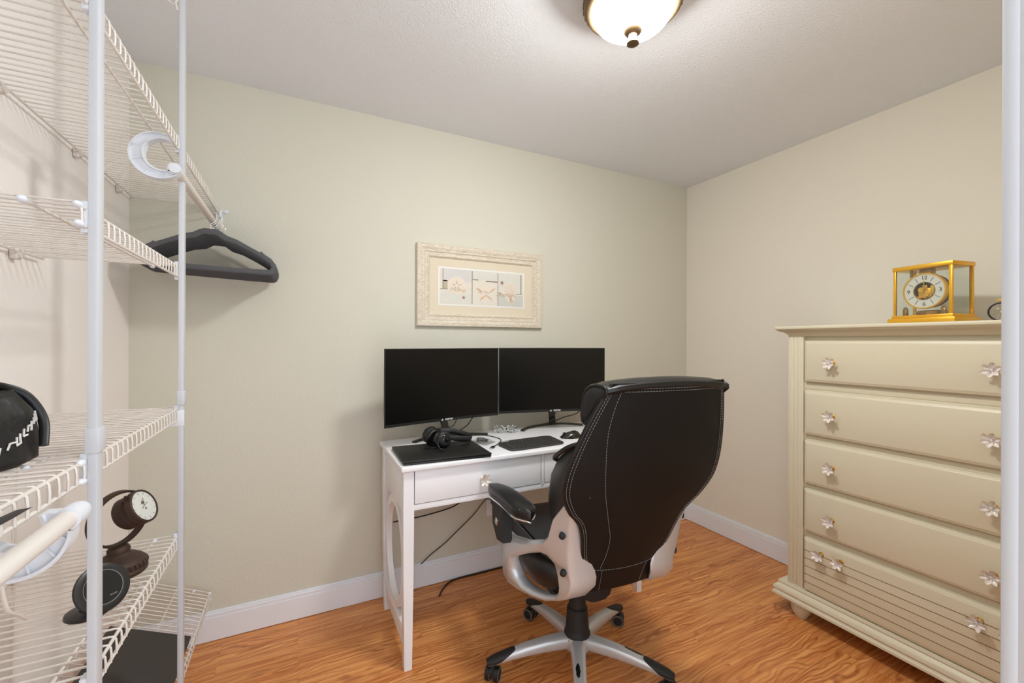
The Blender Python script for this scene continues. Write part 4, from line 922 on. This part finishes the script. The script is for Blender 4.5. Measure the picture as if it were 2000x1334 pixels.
# round charging stand
dx, dy = -.383, 1.168; ct = thing('charging_stand', 'round black phone charging stand with a tilted disc on the low wire shelf', 'charger', (dx, dy, gz))
m_chg = mat('black_charger_plastic', (36,35,34), .3); m_chg2 = mat('black_charger_pad', (26,27,29), .22)
B().lathe([(0, 0), (.034, 0), (.037, .003), (.036, .008), (.028, .012), (0, .013)], Matrix.Translation((dx, dy, gz)), 36).build('stand_base', m_chg, ct, 50)
nd = (V(.66, -.60, .46)).normalized(); pc_ = V(dx+.020, dy+.004, gz+.046); T = axis_frame(pc_, nd)
ds = B(T).lathe([(0, -.009), (.030, -.009), (.044, -.006), (.0485, 0), (.047, .004), (.040, .0055), (.034, .0048), (.0335, .0040), (0, .0040)], None, 48).build('charging_disc', m_chg, ct, 50)
B(T).lathe([(.0330, .0042), (.0330, .0050), (.0342, .0052), (.0342, .0042)], None, 48, False).build('disc_ring', m_tyre, ds, 40)
B(T).lathe([(0, .0042), (.0325, .0042), (.0325, .0046), (0, .0046)], None, 40).build('disc_pad', m_chg2, ds, 40)
zx = (V(0,0,1)-nd*nd.z).normalized(); T2 = frame(pc_+nd*.0048, zx.cross(nd), zx, nd)
b = B(T2)
for i in range(7): b.box(-.020+.0028*i, -.020+.0028*i+.0020, .014, .0168, 0, .0003)
for i in range(5): b.box(.006+.0026*i, .006+.0026*i+.0018, -.022, -.0195, 0, .0003)
b.build('lettering', m_tyre, ds, 0)
B().box(dx+.004, dx+.030, dy-.012, dy+.012, gz+.002, gz+.012, .003).prism([(dx-.014, dy-.010, gz+.008), (dx+.010, dy-.010, gz+.010), (dx+.020, dy-.010, gz+.046), (dx+.006, dy-.010, gz+.046)], (0, .020, 0)).build('stand_neck', m_chg, ct, 40)
# black bag
m_bag = mat('black_nylon', (24,23,23), .5, bump=(60, .5, .004), var=(20, .3))
bg = thing('black_bag', 'black crumpled nylon bag with a pale printed strip on the shelf at the left edge', 'bag', (-.43, .95, ZA+.006))
b = B(); rd = random.Random(2); rings = []
T = frame((-.432, .900, ZA+.006), (.28, .96, 0), (-.96, .28, 0), (0,0,1)); b.M = T
for i in range(19):
    z = .110*i/18; k = i/18
    hx = .088*(1-.18*k-.55*max(0, k-.72)**1.3*2)*(.90+.12*math.sin(math.pi*min(1, k*1.2))); hy = .060*(1-.25*k-.5*max(0, k-.70)**1.2*2)
    if i == 0: hx *= .86; hy *= .86
    rings.append([(x*(1+.045*math.sin(5*math.atan2(y, x)+k*6))+.010*k, y*(1+.05*math.sin(7*math.atan2(x, y)-k*5)), z+.004*math.sin(x*90+y*60)*k) for x, y in sup(max(.012, hx), max(.010, hy), 44, 2.6)])
b.loft(rings).build('bag_body', m_bag, bg, 70)
B(T).tube(bez([(.070, -.046, .02), (.088, -.032, .06), (.080, -.015, .100), (.055, .0, .118), (.02, .0, .122)], 26), .0065, 8, False, .45).build('bag_strap', m_black, bg, 60)
def bag_at(u, z):
    """a point just off the bag's near side at angle u"""
    k = z/.118; hx = .088*(1-.18*k)*(.90+.12*math.sin(math.pi*min(1, k*1.2))); hy = .060*(1-.25*k); e = 2/2.6; c_, s_ = math.cos(u), math.sin(u)
    x = hx*math.copysign(abs(c_)**e, c_); y = hy*math.copysign(abs(s_)**e, s_)
    return V(x*(1+.045*math.sin(5*math.atan2(y, x)+k*6))*1.012+.010*k, y*(1+.05*math.sin(7*math.atan2(x, y)-k*5))*1.012, z)
b = B(T)
for i in range(12):
    u = lerp(-1.85, -.95, i/11); z = lerp(.020, .074, i/11); h = (.0058, .0046, .0058, .0046)[i % 4]
    p0, p1 = bag_at(u, z-h), bag_at(u+.02, z+h); b.tube([p0, (p0+p1)/2, p1], .0013, 5)
    if i % 3 != 2: q1 = bag_at(u+.085, z+h*(.9 if i % 2 else -.7)); b.tube([p1 if i % 2 else p0, q1], .0014, 5)
    if i % 3 == 1: b.tube([bag_at(u+.08, z-h*.8), bag_at(u+.09, z+h*.9)], .0014, 5)
b.build('printed_lettering', m_dial, bg, 0)
B().loft([[(x, y-w, z), (x+.004, y-w*.2, z+.006*min(1, w*90)), (x+.002, y+w, z), (x+.001, y, z-.006*min(1, w*90))] for x, y, z, w in ((-.302, .60, 1.1, .010), (-.301, .66, 1.098, .011), (-.300, .71, 1.095, .009), (-.299, .742, 1.091, .0015))]).tube([(-.302, .602, 1.1), (-.36, .66, 1.118), (-.41, .80, 1.125)], .006, 8, False, .4).build('strap_end', m_black, bg, 50)
# dark flat box on the slanted shelf
n_ = V(.46, 0, 1).normalized(); sl = V(1, 0, -.46).normalized()
bxp = thing('storage_box', 'flat black cardboard box lying on the slanted shoe shelf near the floor', 'box', (-.45, 1.45, .28))
Tb = frame((-.347, 1.08, .222+.46*.011+.0062), (-sl.x, 0, -sl.z), (0, 1, 0), (sl.z*0+n_.x, 0, n_.z)); 
B(Tb).box(.0, .238, .0, .765, .0, .012, .002).build('box_tray', m_slab, bxp, 30); B(Tb).box(-.0012, .2392, -.0012, .7662, .0125, .030, .003).build('box_lid', m_slab, bxp, 30)
# white cord dangling behind the low rod
cd = tag(B().tube(bez([(-.41, .80, 1.096), (-.425, .90, 1.02), (-.425, .965, .93), (-.422, .978, .88), (-.42, .985, .858), (-.42, 1.011, .838), (-.42, 1.036, .817)], 36), .0030, 8).build('dangling_cord', m_wire, None, 60), 'white cord dangling from the shelf with the black bag', 'cord')
# cable running down the left wall
wc = tag(B().tube(bez([(XL+.020, 1.44, ZA-.008), (XL+.010, 1.452, 1.0), (XL+.007, 1.450, .75), (XL+.007, 1.440, .45), (XL+.020, 1.43, .14)], 30), .0017, 7).build('wall_cable', m_wire, None, 60), 'thin white cable running down the left wall behind the low shelf', 'cable')
# ------------------------------------------------------------------ light: daylight from the rooms behind the opening, ceiling lamp above
w = bpy.data.worlds.new('daylight'); bpy.context.scene.world = w; w.use_nodes = True
bgd = w.node_tree.nodes['Background']; bgd.inputs['Color'].default_value = (.86, .93, 1., 1); bgd.inputs['Strength'].default_value = 2.6
sc = bpy.context.scene
sc.view_settings.view_transform = 'Standard'; sc.view_settings.look = 'None'; sc.view_settings.gamma = 1; sc.view_settings.use_curve_mapping = False
sc.view_settings.exposure = -.06
